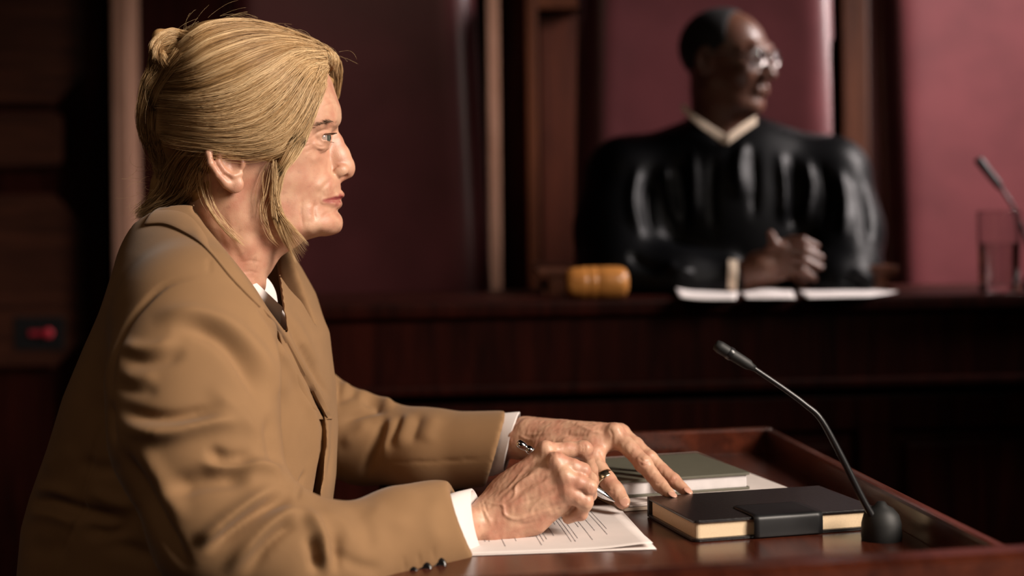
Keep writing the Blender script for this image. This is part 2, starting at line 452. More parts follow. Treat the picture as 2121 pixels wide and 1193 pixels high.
bbox('plinth', SL, SR, 0.022, 0.055, 0.0, 0.12, M_WOODX)
def s_at(px): # bench coordinate under a pixel column on the front face
    d = np.array([(px - CX) / F_PX, 1.0]); A = np.array([d, -BD[:2]]).T
    return float(np.linalg.solve(A, b0[:2])[1])
stiles = [SL + .03, s_at(1180), s_at(1820), s_at(2400)]
for i, s in enumerate(stiles): bbox('stile', s - .035, s + .035, 0.030, 0.052, 0.10, ZB - 0.25, M_WOODX)
for a, b in zip(stiles[:-1], stiles[1:]):
    bbox('panel', a + .06, b - .06, 0.036, 0.052, 0.16, ZB - 0.29, M_WOODX, bev=0.012)
bbox('end_panel', SL - .01, SL + .03, 0.0, 0.40, 0.0, ZB - 0.03, M_WOOD)

# ------------------------------------------------------------------ witness desk
ZD = CAM[2] - 0.324
ZR = ZD + 0.034
RB = on_z(1584, 886, ZR); RL = on_z(1300, 897, ZR); RF = on_z(2078, 1136, ZR)
back_dir = nrm(RB - RL); side_dir = nrm(RF - RB)
XL = -0.165
BL = RB - back_dir * (RB[0] - XL) / back_dir[0]
near_r = RF + side_dir * 0.10
near_l = np.array([XL, near_r[1] - 0.12, 0])
desk = empty('witness_desk', 'polished dark mahogany witness desk with raised edge rails in the foreground', 'desk')
def flat(p): return (float(p[0]), float(p[1]))
prism('desktop', [flat(BL), flat(near_l), flat(near_r), flat(RB)], ZD - 0.025, ZD, M_DESK, desk, bevel=0.002)
def rail(name, a, b, thick, side, z0, z1, mat=None, bev=0.004):
    a = np.array([a[0], a[1]]); b = np.array([b[0], b[1]]); d = (b - a) / np.linalg.norm(b - a); n = np.array([-d[1], d[0]]) * side
    return prism(name, [tuple(a), tuple(b), tuple(b + n * thick), tuple(a + n * thick)][::side], z0, z1, mat or M_DESK, desk, bevel=bev)
rail('back_rail', BL, RB + back_dir * 0.012, 0.016, 1, ZD - 0.06, ZR)
rail('side_rail', RB, near_r, 0.014, 1, ZD - 0.06, ZR - 0.002)
rail('near_rail', near_l - np.array([0, .02, 0]), near_r + np.array([.25, .03, 0]), 0.05, -1, ZD - 0.08, ZD + 0.070, bev=0.015)
rail('back_panel', BL + np.array([.05, 0, 0]), RB, 0.012, -1, 0.0, ZD - 0.02)
rail('side_panel', RB, near_r, 0.012, -1, 0.0, ZD - 0.02)
rail('near_panel', near_l + np.array([.05, 0, 0]), near_r, 0.012, 1, 0.0, ZD - 0.02)
# ------------------------------------------------------------------ things on the witness desk
M_PAPER = plain('white_paper', (0.66, 0.59, 0.56), rough=0.75, noise=0.02)
M_CREAM = plain('cream_page_edges', (0.72, 0.55, 0.36), rough=0.8, noise=0.06, scale=800)
M_BLACKL = leather('black_leatherette', (0.010, 0.008, 0.008), 0.30)
M_STRAP = plain('black_strap', (0.008, 0.008, 0.009), rough=0.45)
M_GREEN = plain('olive_grey_cover', (0.105, 0.100, 0.072), rough=0.55, noise=0.05)
M_INK = plain('printed_ink', (0.22, 0.20, 0.21), rough=0.8)
def frame_at(o, d):                       # plan frame: origin, direction -> local (a along d, b to the left)
    d = nrm([d[0], d[1], 0]); n = np.array([-d[1], d[0], 0]); o = np.array([o[0], o[1], 0.0])
    return lambda a, b: tuple((o + a * d + b * n)[:2])
def rrect(fr, a0, a1, b0, b1, r, n=4, round_all=True):
    pts = []
    for cx_, cy_, s in ((a1 - r, b0 + r, -90), (a1 - r, b1 - r, 0), (a0 + r, b1 - r, 90), (a0 + r, b0 + r, 180)):
        for k in range(n + 1): t = math.radians(s + 90 * k / n); pts.append(fr(cx_ + r * math.cos(t), cy_ + r * math.sin(t)))
    return pts
# black notebook with a magnetic strap
nb = empty('notebook', 'black leather notebook with wrap-over strap and cream pages lying under her fingertips', 'notebook')
fr = frame_at(on_z(1438, 1078, ZD + 0.022), (0.965, 0.262))
NBW, NBD = 0.203, 0.130
prism('cover', rrect(fr, -0.001, NBW, -0.001, NBD, 0.006), ZD + 0.0004, ZD + 0.0034, M_BLACKL, nb, bevel=0.001)
prism('pages', rrect(fr, 0.002, NBW - .003, 0.002, NBD - .004, 0.005), ZD + 0.0034, ZD + 0.0188, M_CREAM, nb, bevel=0.0005)
prism('cover', rrect(fr, -0.001, NBW, -0.001, NBD, 0.006), ZD + 0.0188, ZD + 0.0218, M_BLACKL, nb, bevel=0.0012)
prism('spine', rrect(fr, -0.001, NBW, NBD - .003, NBD + .001, 0.0015), ZD + 0.0006, ZD + 0.0217, M_BLACKL, nb, bevel=0.001)
# strap: lies on the cover, bends over the front edge
sa0, sa1 = 0.062, 0.137
prof = [(0.052, ZD + 0.0222), (0.030, ZD + 0.0225), (0.004, ZD + 0.0228), (-0.0035, ZD + 0.0215), (-0.0050, ZD + 0.016), (-0.0050, ZD + 0.006), (-0.0042, ZD + 0.0012)]
G = []
for a in np.linspace(sa0, sa1, 13):
    row = []
    e = min(a - sa0, sa1 - a); cut = 0.006 * max(0, 1 - e / 0.008) ** 2
    for i, (b, z) in enumerate(catmull(prof, 24)):
        x, y = fr(a, min(b, 0.052 - cut)); row.append((x, y, z))
    G.append(row)
G = np.array(G); idx = np.arange(G.shape[0] * G.shape[1]).reshape(G.shape[:2])
Qg = np.stack([idx[:-1, :-1], idx[:-1, 1:], idx[1:, 1:], idx[1:, :-1]], -1).reshape(-1, 4)
st = mesh_obj('strap', G.reshape(-1, 3), Qg, M_STRAP, nb); sm = st.modifiers.new('thickness', 'SOLIDIFY'); sm.thickness = 0.0016; sm.offset = 0
x, y = fr(0.0, 0.115)
# pad of white sheets and beige folder beneath the grey-green notebook
pad = empty('paper_pad', 'stack of loose white sheets on a beige folder under the olive notebook', 'paper')
frp = frame_at(on_z(1292, 1043, ZD + 0.006), (0.897, 0.442))
frp = frame_at((0.121, 1.590), (0.955, 0.295))
prism('folder', rrect(frp, -0.004, 0.222, -0.003, 0.30, 0.004), ZD + 0.0004, ZD + 0.0032, plain('beige_folder', (0.40, 0.31, 0.24), 0.7), pad, bevel=0.0006)
for i, (da, db, rz) in enumerate(((0.0, 0.0, 0.0), (0.002, -0.002, 0.004), (-0.002, 0.003, -0.006))):
    f2 = frame_at((0.123, 1.592), (0.955 - rz, 0.295 + rz * 3)); prism('sheet', rrect(f2, da, 0.212 + da, db, 0.292 + db, 0.0008, 1), ZD + 0.0034 + i * 0.0014, ZD + 0.0046 + i * 0.0014, M_PAPER, pad, bevel=0)
gz = ZD + 0.0078
gn = empty('notebook', 'olive grey hardcover notebook lying on white sheets behind the black one', 'notebook')
frg = frame_at(on_z(1287, 994, ZD + 0.026), (0.957, 0.29))
frg = frame_at((0.113, 1.622), (0.957, 0.29))
GW, GD = 0.166, 0.150
prism('cover', rrect(frg, 0, GW, 0, GD, 0.003), gz, gz + 0.0026, M_GREEN, gn, bevel=0.0007)
prism('pages', rrect(frg, 0.004, GW - .003, 0.003, GD - .003, 0.002), gz + 0.0026, gz + 0.0164, plain('white_page_edges', (0.62, 0.58, 0.58), 0.8), gn, bevel=0.0004)
prism('cover', rrect(frg, 0, GW, 0, GD, 0.003), gz + 0.0164, gz + 0.0192, M_GREEN, gn, bevel=0.0009)
prism('spine', rrect(frg, -0.002, 0.002, 0, GD, 0.0015), gz, gz + 0.0192, M_GREEN, gn, bevel=0.0007)
# printed letter under her hand: two sheets, upper one slightly curled
def curled(name, org, d, L, W, z0, seed, parent, curl=0.004, mat=None):
    f = frame_at(org, d); r = np.random.default_rng(seed); na, nbb = 28, 22; Gp = np.zeros((na, nbb, 3))
    for i, a in enumerate(np.linspace(0, L, na)):
        for j, b in enumerate(np.linspace(0, W, nbb)):
            x, y = f(a, b); lift = curl * math.exp(-((a / 0.035) ** 2)) * math.exp(-((b / 0.06) ** 2)) + 0.0010 * math.sin(a * 19 + seed) * math.sin(b * 17) ** 2
            Gp[i, j] = (x, y, z0 + abs(lift))
    idx = np.arange(na * nbb).reshape(na, nbb)
    Qp = np.stack([idx[:-1, :-1], idx[1:, :-1], idx[1:, 1:], idx[:-1, 1:]], -1).reshape(-1, 4)
    o = mesh_obj(name, Gp.reshape(-1, 3), Qp, mat or M_PAPER, parent); s = o.modifiers.new('thickness', 'SOLIDIFY'); s.thickness = 0.00025; s.offset = 0
    return o, Gp, f
letter = empty('letter', 'printed white letter with rows of small type under her writing hand', 'paper')
curled('sheet', (0.137, 1.405), (-1, -0.105), 0.297, -0.21, ZD + 0.0006, 3, letter, 0.0)
sh, Gp, fl = curled('sheet', (0.134, 1.411), (-1, -0.12), 0.297, -0.21, ZD + 0.0012, 1, letter, 0.004)
def page_pt(a, b):                              # a along the length from the top edge, b from the near edge, on the curled sheet
    u = a / 0.297 * 27; v = b / 0.21 * 21; i = min(int(u), 26); j = min(int(v), 20); s, t = u - i, v - j
    return (Gp[i, j] * (1 - s) + Gp[i + 1, j] * s) * (1 - t) + (Gp[i, j + 1] * (1 - s) + Gp[i + 1, j + 1] * s) * t + np.array([0, 0, 0.0004])
r_ = np.random.default_rng(8); tv, tq = [], []
a = 0.030
for para, nl in ((0, 2), (1, 1), (2, 2), (3, 4), (4, 1), (5, 4), (6, 1), (7, 2), (8, 2), (9, 3), (10, 3), (11, 4), (12, 3)):
    for k in range(nl):
        b1 = 0.185; b0 = 0.028 + (r_.uniform(0, 0.03) if k < nl - 1 else r_.uniform(0.03, 0.10))
        if para in (0, 1): b0 = r_.uniform(0.055, 0.085)
        b = b1
        while b > b0:
            w = r_.uniform(0.0020, 0.0075)
            nn = len(tv); tv += [page_pt(a, b), page_pt(a + 0.0008, b), page_pt(a + 0.0008, b - w), page_pt(a, b - w)]; tq.append((nn, nn + 3, nn + 2, nn + 1)); b -= w + 0.0013
        a += 0.0042
    a += 0.0050
    if a > 0.275: break
pr = mesh_obj('printed_text', np.array(tv), np.array(tq), M_INK, letter, smooth=False); pr['kind'] = 'stuff'
# pen
M_CHROME = plain('chrome', (0.75, 0.74, 0.74), rough=0.12, metal=1.0, noise=0.02)
M_SILVER = plain('silver_barrel', (0.62, 0.60, 0.60), rough=0.28, metal=0.9, noise=0.03)
pen = empty('pen', 'slim silver ballpoint pen held in her right hand', 'pen')
pen_a, pen_b = P(940 + 442 / 3.379, 840 + 258 / 3.379, 1.524), P(940 + 1128 / 3.379, 840 + 674 / 3.379, 1.524)
pax = pen_b - pen_a; pl = np.linalg.norm(pax)
for nm, pf, m in (('barrel', [(0.0036, 0.016), (0.0041, 0.02), (0.0043, 0.07), (0.0043, pl - 0.022), (0.0040, pl - 0.0135)], M_SILVER),
                  ('cap_ring', [(0.0001, 0.0), (0.0030, 0.0004), (0.0042, 0.002), (0.0042, 0.009), (0.0034, 0.010), (0.0034, 0.0125), (0.0043, 0.013), (0.0043, 0.0165), (0.0036, 0.018)], M_CHROME),
                  ('tip', [(0.0042, pl - 0.015), (0.0039, pl - 0.013), (0.0020, pl - 0.005), (0.0012, pl - 0.003), (0.0004, pl - 0.0004), (0.0001, pl)], M_CHROME)):
    v, q = lathe(pf, pen_a, pax, 28); mesh_obj(nm, v, q[:, ::-1], m, pen)
# gooseneck microphones
M_MIC = plain('black_mic_metal', (0.012, 0.012, 0.013), rough=0.32, noise=0.05)
M_MICB = plain('black_rubber', (0.007, 0.007, 0.007), rough=0.6)
def tube1(name, pts, rad, mat, parent, n=40, sides=16):
    c = catmull(pts, n); rr = np.interp(np.linspace(0, 1, n), np.linspace(0, 1, len(rad)), rad)
    v, q = tube_np(c[None], rr[None], sides); o = mesh_obj(name, v, q, mat, parent); return o
def mic(label, pts, Y, base_px, zbase, s):
    m = empty('microphone', label, 'microphone')
    c = on_z(*base_px, zbase); Yb = c[1]
    pp = [P(a, b, Y) for a, b in pts]
    tube1('gooseneck', pp[:-1], [0.0036 * s, 0.0033 * s, 0.0026 * s, 0.0024 * s], M_MIC, m)
    a, b = pp[-2], pp[-1]; ax = b - a; L = np.linalg.norm(ax)
    v, q = lathe([(0.0001, -0.004), (0.0030 * s, -0.004), (0.0036 * s, 0.0), (0.0052 * s, 0.003), (0.0056 * s, 0.012), (0.0060 * s, L - 0.014), (0.0062 * s, L - 0.006), (0.0052 * s, L - 0.001), (0.0030 * s, L), (0.0001, L)], a, ax, 24)
    mesh_obj('capsule', v, q[:, ::-1], M_MICB, m)
    v, q = lathe([(0.0063 * s, L - 0.020), (0.0066 * s, L - 0.019), (0.0066 * s, L - 0.016), (0.0063 * s, L - 0.015)], a, ax, 24)
    mesh_obj('band', v, q[:, ::-1], M_MIC, m)
    top = pp[0]
    v, q = lathe([(0.0195 * s, 0.0), (0.0200 * s, 0.004), (0.0196 * s, 0.016), (0.0172 * s, 0.025), (0.0120 * s, 0.031), (0.0065 * s, 0.034), (0.0040 * s, 0.0375), (0.0001, 0.038)], (c[0], c[1], zbase), (0, 0, 1), 36)
    mesh_obj('base', v, q[:, ::-1], M_MICB, m)
    return m
mic('black gooseneck microphone standing on the desk beside the black notebook', [(1812, 1078), (1785, 1030), (1740, 940), (1700, 868), (1668, 838), (1625, 806), (1556, 759), (1481, 713)], 1.432, (1826, 1117), ZD, 1.0)
mic('blurred gooseneck microphone rising beside the water glass on the bench', [(2146, 585), (2140, 545), (2121, 482), (2098, 428), (2072, 388), (2024, 328)], 2.93, (2150, 600), ZB, 1.45)
# ------------------------------------------------------------------ things on the bench
def bench_sheet(name, label, quad, lift, grp):
    c = [on_z(a, b, ZB + 0.001) for a, b in quad]; n = 14; Gq = np.zeros((n, n, 3))
    for i in range(n):
        for j in range(n):
            s, t = i / (n - 1), j / (n - 1)
            p = (c[0] * (1 - s) + c[1] * s) * (1 - t) + (c[3] * (1 - s) + c[2] * s) * t
            Gq[i, j] = p + np.array([0, 0, lift[0] * (1 - s) ** 2 * t ** 2 + lift[1] * s ** 2 * t ** 2 + lift[2] * (math.sin(math.pi * s) ** 2) * t + lift[3] * (1 - s) ** 4])
    idx = np.arange(n * n).reshape(n, n); Qp = np.stack([idx[:-1, :-1], idx[1:, :-1], idx[1:, 1:], idx[:-1, 1:]], -1).reshape(-1, 4)
    o = mesh_obj(name, Gq.reshape(-1, 3), Qp, M_PAPER2); s = o.modifiers.new('thickness', 'SOLIDIFY'); s.thickness = 0.0006; s.offset = 1
    return tag(o, label, 'paper', 'papers on the bench')
M_PAPER2 = plain('bench_paper', (0.90, 0.83, 0.80), rough=0.7, noise=0.02)
bench_sheet('paper_sheet', 'white sheet with a curled corner on the bench, nearest the wooden gavel', [(1408, 622), (1524, 621), (1530, 603), (1398, 606)], (0.010, 0.002, 0.002, 0.006), 0)
bench_sheet('paper_sheet', 'small middle white sheet on the bench between two larger ones', [(1545, 619), (1648, 619), (1640, 603), (1530, 603)], (0.002, 0.003, 0.006, 0.0), 0)
bench_sheet('paper_sheet', "white sheet lying on the bench under the judge's clasped hands", [(1672, 618), (1800, 615), (1862, 604), (1640, 598)], (0.007, 0.0, 0.003, 0.0), 0)
M_GAVEL = wood('honey_wood', (0.42, 0.15, 0.030), (0.62, 0.27, 0.070), rough=0.3, axis=0, scale=9)
gv = empty('gavel', 'honey-coloured turned wooden gavel lying on the bench beside the papers', 'gavel')
g0 = on_z(1238, 621, ZB); gc = np.array([g0[0], g0[1] + 0.035, ZB + 0.031])
R = 0.031
prof = [(0.0001, -0.060), (0.020, -0.0595), (0.026, -0.056), (0.0292, -0.046), (0.0302, -0.030), (0.0310, -0.0205), (0.0304, -0.0195), (0.0304, -0.0185), (0.0310, -0.0175), (0.0312, -0.002), (0.0306, -0.001), (0.0306, 0.0), (0.0312, 0.001), (0.0313, 0.020), (0.0312, 0.036), (0.030, 0.048), (0.026, 0.056), (0.018, 0.060), (0.0001, 0.061)]
v, q = lathe(prof, gc, BD, 40); mesh_obj('head', v, q[:, ::-1], M_GAVEL, gv)
v, q = lathe([(0.007, 0.0), (0.008, 0.03), (0.0095, 0.06), (0.008, 0.10), (0.010, 0.17), (0.012, 0.20), (0.009, 0.215), (0.0001, 0.218)], gc + np.array([0, 0.024, 0]), nrm(-BN + np.array([-0.10, 0, -0.075])), 20)
mesh_obj('handle', v, q[:, ::-1], M_GAVEL, gv)
# water glass
m_gl, nt, b = mat_new('clear_glass'); b.inputs['Transmission Weight'].default_value = 1.0; b.inputs['Roughness'].default_value = 0.0; b.inputs['IOR'].default_value = 1.45; b.inputs['Base Color'].default_value = (0.95, 0.95, 0.95, 1)
m_wa, nt, b = mat_new('water'); b.inputs['Transmission Weight'].default_value = 1.0; b.inputs['Roughness'].default_value = 0.0; b.inputs['IOR'].default_value = 1.33
def closed(name, v, q, mat, parent):
    bm = bmesh.new(); vv = [bm.verts.new(tuple(x)) for x in v]
    for f in q: bm.faces.new([vv[i] for i in f])
    bmesh.ops.remove_doubles(bm, verts=bm.verts, dist=0.0004); return bm_obj(name, bm, mat, parent, True)
glass = empty('water_glass', 'clear tumbler half filled with water on the right end of the bench', 'glass')
g0 = on_z(2070, 603, ZB); gc = np.array([g0[0], g0[1], ZB + 0.0005]); gs = g0[1] / F_PX
rg = 43 * gs; hg = 165 * gs
v, q = lathe([(0.0001, 0), (rg * .88, 0), (rg * .90, 0), (rg * .935, 0.003), (rg * .940, 0.006), (rg * .942, 0.009), (rg * .999, hg - .004), (rg, hg - .001), (rg - .0010, hg + .0004), (rg - .0016, hg + .0004), (rg - .0026, hg - .001), (rg * .999 - .0028, hg - .004), (rg * .945 - .003, 0.020), (rg * .94 - .003, 0.015), (rg * .90, 0.011), (rg * .85, 0.010), (rg * .8, 0.010), (0.0001, 0.010)], gc, (0, 0, 1), 48); closed('tumbler', v, q, m_gl, glass)
hw_ = 100 * gs
v, q = lathe([(0.0001, 0.0105), (rg * .8, 0.0105), (rg * .85, 0.0105), (rg * .90, 0.0118), (rg * .94 - .0034, 0.0155), (rg * .945 - .0034, 0.0205), (rg * .974 - .0034, hw_ - .003), (rg * .975 - .0034, hw_ - .0006), (rg * .965 - .0034, hw_), (rg * .94 - .0034, hw_), (0.0001, hw_)], gc, (0, 0, 1), 48); closed('water', v, q, m_wa, glass)
# ------------------------------------------------------------------ tall leather chairs behind the bench
M_NAILH = plain('brass_stud', (0.35, 0.2, 0.08), rough=0.3, metal=1.0)
def chair(label, tl, tr, bl_, br_, Y, yaw, arms=True, r=0.075):
    """high back: pixel corners at row 0 and row 610"""
    t = empty('high_back_chair', label, 'chair', 'high-backed leather chairs behind the bench')
    f = Field()
    a0, a1 = P(*tl, Y), P(*tr, Y); b0_, b1_ = P(*bl_, Y), P(*br_, Y)
    zt, zb = a0[2], b0_[2]
    def side(z): s = (z - zb) / (zt - zb); return b0_[0] + (a0[0] - b0_[0]) * s, b1_[0] + (a1[0] - b1_[0]) * s
    zc0, zc1 = 0.62, 1.75
    def fn(p):
        x0 = b0_[0] + (a0[0] - b0_[0]) * (p[:, 2] - zb) / (zt - zb); x1 = b1_[0] + (a1[0] - b1_[0]) * (p[:, 2] - zb) / (zt - zb)
        c = (x0 + x1) / 2; hwid = (x1 - x0) / 2
        yy = Y + 0.02 * ((p[:, 0] - c) / hwid) ** 2 * -1 + (p[:, 0] - c) * math.tan(yaw) + 0.02
        q = np.stack([np.abs(p[:, 0] - c) - hwid + r, np.abs(p[:, 1] - yy) - 0.080 + r, np.abs(p[:, 2] - (zc0 + zc1) / 2) - (zc1 - zc0) / 2 + r], 1)
        return np.linalg.norm(np.maximum(q, 0), axis=1) + np.minimum(q.max(1), 0) - r
    f.add(fn, (min(side(zc0)[0], side(zc1)[0]) - .02, Y - .2, zc0), (max(side(zc0)[1], side(zc1)[1]) + .02, Y + .22, zc1), k=0)
    v, q = surface(f, 0.014); v = smooth_mesh(v, q, 2); mesh_obj('backrest', v, q, M_LEATHER, t)
    cx_ = (side(0.8)[0] + side(0.8)[1]) / 2; w = (side(0.8)[1] - side(0.8)[0]) / 2
    box('seat', (cx_, Y - 0.26, 0.60), (w - .01, 0.26, 0.05), M_LEATHER, t, bevel=0.03, seg=3)
    box('seat_frame', (cx_, Y - 0.25, 0.53), (w - .005, 0.265, 0.025), M_TRIM2, t, bevel=0.006)
    for sx in (-1, 1):
        for sy in (-1, 1): box('leg', (cx_ + sx * (w - .04), Y - 0.25 + sy * 0.22, 0.253), (0.025, 0.025, 0.253), M_TRIM2, t, bevel=0.005)
        if arms:
            ox = w + .045 if sx < 0 else w - .03
            box('armrest', (cx_ + sx * ox, Y - 0.20, 0.985), (0.042, 0.24, 0.010), M_TRIM2, t, bevel=0.008)
            box('arm_rail', (cx_ + sx * ox, Y - 0.20, 0.945), (0.030, 0.23, 0.008), M_TRIM2, t, bevel=0.003)
            box('arm_post', (cx_ + sx * ox, Y - 0.42, 0.75), (0.018, 0.018, 0.228), M_TRIM2, t, bevel=0.005)
    return t
chair('tall maroon leather chair back that the judge leans against', (1196, 0), (1727, 0), (1186, 610), (1746, 610), 3.36, 0.0)
chair('dark maroon leather chair back standing empty behind the woman', (470, 0), (985, 0), (455, 610), (1018, 610), 3.46, math.radians(-2), arms=False)
chair('brightly lit maroon leather chair back behind the water glass', (1812, 0), (2330, 0), (1834, 610), (2350, 610), 3.58, math.radians(-2), arms=False)
# ------------------------------------------------------------------ the woman: head
HS = 1900.0                                     # pixels per metre at the head
HPX, HPY = 500.0, 290.0
HO = P(HPX, HPY, F_PX / HS)
_ray = HO - CAM; _ray = _ray - (_ray @ C_U) * C_U
E_N = -nrm(_ray); E_W = C_U.copy(); E_U = np.cross(E_W, E_N)
E_U = nrm(E_U)
def H(px, py, n=0.0):                            # a point of the head: profile pixel + millimetres to her right (towards us)
    return HO + (px - HPX) / HS * E_U - (py - HPY) / HS * E_W + n * 0.001 * E_N
def to_head(p):
    q = p - HO
    return HPX + (q @ E_U) * HS, HPY - (q @ E_W) * HS, (q @ E_N) * 1000.0
HEAD_RELIEF = [  # profile pixel, half width in mm
 (706,231,0),(704,244,0),(698,258,0),(690,272,0),(685,290,0),(684,310,0),(687,335,0),(697,360,0),(703,375,0),(705,388,0),(704,400,0),(699,413,0),(697,425,0),(696,437,0),(701,449,0),(704,461,0),(702,473,0),(694,483,0),(680,489,0),(663,490,0),(646,494,0),(625,502,0),(594,523,0),(574,542,0),(560,565,0),(548,590,0),(541,620,0),(532,660,0),
 (700,208,0),(692,184,0),(678,150,0),(650,115,0),(600,85,0),(530,66,0),(460,66,0),(405,95,0),(365,145,0),(345,200,0),(345,265,0),(360,330,0),(378,390,0),(380,440,0),(368,500,0),(355,560,0),(345,640,0),
 (500,110,58),(500,160,71),(500,220,76),(500,280,75),(440,160,62),(440,220,72),(400,250,60),(375,250,40),(440,290,71),(400,330,52),(430,360,60),(470,340,70),(560,120,54),(610,130,48),(650,150,34),
 (690,222,33),(680,215,41),(665,210,49),(640,205,58),(600,190,66),(550,200,73),(670,180,40),(640,170,54),
 (694,246,26),(682,250,38),(668,254,47),(645,260,56),(620,262,62),(580,250,69),
 (682,272,16),(672,274,32),(655,276,46),(640,276,53),(615,280,60),
 (678,290,14),(668,290,30),(655,290,42),(642,292,51),(625,292,58),(590,290,65),(550,290,70),
 (676,308,15),(666,308,30),(652,308,43),(636,310,52),(612,312,60),(585,315,65),
 (678,325,13),(666,325,30),(650,325,43),(630,326,53),(600,326,61),(560,330,67),
 (682,345,14),(668,348,29),(650,350,41),(630,350,50),(605,350,57),(570,360,63),(530,370,66),
 (694,368,16),(682,372,27),(660,372,37),(635,374,47),(600,380,56),
 (700,390,13),(692,390,22),(680,392,30),(660,392,38),(630,394,46),(600,396,53),(560,400,60),(520,400,63),
 (693,413,15),(684,414,23),(672,415,29),(655,416,35),(630,420,43),(600,425,50),(560,430,57),(520,430,60),
 (690,436,17),(676,437,26),(655,440,35),
 (698,455,17),(688,458,25),(670,458,32),(648,458,38),(620,458,44),(590,458,50),(550,450,56),(510,445,59),
 (695,474,14),(684,477,22),(665,478,29),(640,480,36),(610,482,42),(580,482,47),(545,474,53),(510,460,58),
 (660,487,15),(640,490,21),(615,500,25),(590,505,31),(565,500,39),(535,490,47),(500,480,54),(460,460,58),(420,440,52),
 (570,528,20),(550,528,33),(520,525,44),(480,520,51),(440,510,52),(400,500,36),
 (545,570,18),(530,570,32),(490,570,47),(440,570,53),(395,560,42),(520,620,36),(470,620,56),(420,620,58),(380,620,44)]
def relief_grid(ctrl, x0, x1, y0, y1, step, reg=2.0):
    c = np.array(ctrl, float); X = c[:, :2] / 100.0; g = c[:, 2] * np.abs(c[:, 2])
    r = np.linalg.norm(X[:, None] - X[None], axis=2)
    phi = lambda r: np.where(r > 0, r * r * np.log(np.maximum(r, 1e-9)), 0) 
    n = len(X); A = np.zeros((n + 3, n + 3)); A[:n, :n] = phi(r) + np.eye(n) * reg * 1e-3
    A[:n, n] = 1; A[:n, n + 1:] = X; A[n, :n] = 1; A[n + 1:, :n] = X.T
    w = np.linalg.solve(A, np.concatenate([g, [0, 0, 0]]))
    gx = np.arange(x0, x1 + step, step); gy = np.arange(y0, y1 + step, step)
    GX, GY = np.meshgrid(gx, gy, indexing='ij'); pt = np.stack([GX.ravel(), GY.ravel()], 1) / 100.0
    out = np.zeros(len(pt))
    for i in range(0, len(pt), 20000):
        q = pt[i:i + 20000]
        out[i:i + 20000] = phi(np.linalg.norm(q[:, None] - X[None], axis=2)) @ w[:n] + w[n] + q @ w[n + 1:]
    return out.reshape(GX.shape)
def relief_fn(grid, x0, y0, step, to_local, scale):
    """implicit |n| < G(x, y), normalised to metres; grid holds G^2 in mm^2 over profile pixels"""
    gx, gy = np.gradient(grid, step)
    mm = 1000.0 / scale                          # millimetres per pixel
    def fn(p):
        x, y, n = to_local(p)
        fx = np.clip((x - x0) / step, 0, grid.shape[0] - 1.001); fy = np.clip((y - y0) / step, 0, grid.shape[1] - 1.001)
        ix = fx.astype(int); iy = fy.astype(int); tx = fx - ix; ty = fy - iy
        def bl(a): return (a[ix, iy] * (1 - tx) + a[ix + 1, iy] * tx) * (1 - ty) + (a[ix, iy + 1] * (1 - tx) + a[ix + 1, iy + 1] * tx) * ty
        g = bl(grid); ga = bl(gx) / mm; gb = bl(gy) / mm
        f = n * n - g
        return f / np.sqrt(ga * ga + gb * gb + 4 * n * n + 60.0) * 0.001
    return fn
_hg = relief_grid(HEAD_RELIEF, 320, 760, 40, 700, 2.0)
BODY = Field()
_lo = np.min([H(330, 50, -85), H(720, 640, 85), H(330, 640, 85), H(720, 50, -85)], 0); _hi = np.max([H(330, 50, -85), H(720, 640, 85), H(330, 50, 85), H(720, 640, -85)], 0)
BODY.add(relief_fn(_hg, 320, 40, 2.0, to_head, HS), _lo, _hi, k=0.0)
BODY.ell(H(450, 660), (E_U, E_W, E_N), (1, 0.030, 1), k=0, op='s')          # neck ends inside the collar
BODY.p.pop()
mm = 0.001
# nose
BODY.chain([H(687, 266), H(697, 290), H(708, 315), H(717, 336)], [5.5*mm, 5.2*mm, 6.2*mm, 7.5*mm], k=0.006)
BODY.ell(H(721, 349.5), (E_U, E_W, E_N), (6.9*mm, 7.3*mm, 7.4*mm), k=0.005)
BODY.chain([H(684, 300), H(694, 325), H(704, 345)], [10*mm, 11*mm, 11*mm], k=0.009)
for s in (1, -1):
    BODY.ell(H(701, 353, 11.5*s), (E_U * 1.0 - E_W * 0.15, E_W, E_N), (9.6*mm, 7.8*mm, 6.4*mm), k=0.0025)
BODY.chain([H(722, 359), H(705, 369)], [4.0*mm, 3.6*mm], k=0.003)
for s in (1, -1):
    BODY.ell(H(712, 365.5, 9.5*s), (nrm(E_U + 0.25 * E_W), nrm(E_W - 0.25 * E_U), E_N), (5.2*mm, 2.9*mm, 5.5*mm), k=0.0012, op='s')
# brow
for s in (1, -1):
    BODY.chain([H(690, 249, 14*s), H(676, 252, 32*s), H(652, 260, 47*s)], [3.5*mm, 4.2*mm, 4*mm], k=0.012)
# lips
for s in (1, -1):
    BODY.chain([H(704.5, 404, 0), H(702, 404, 6*s), H(690, 408, 17*s), H(664, 415.5, 31.5*s)], [3.3*mm, 3.6*mm, 2.9*mm, 1.2*mm], k=0.0045)
    BODY.chain([H(697.5, 421.5, 0), H(694, 421.5, 9*s), H(682, 420, 20*s), H(665, 416.5, 31*s)], [4.5*mm, 4.3*mm, 3.4*mm, 1.2*mm], k=0.0045)
    BODY.chain([H(711, 413.0, 0), H(706, 413.3, 10.5*s), H(694, 414, 22*s), H(668, 416.4, 35*s)], [2.6*mm, 2.6*mm, 2.5*mm, 2.2*mm], k=0.0022, op='s')
# philtrum and chin
BODY.ell(H(697, 462, 0), (E_U, E_W, E_N), (5*mm, 9*mm, 14*mm), k=0.008)
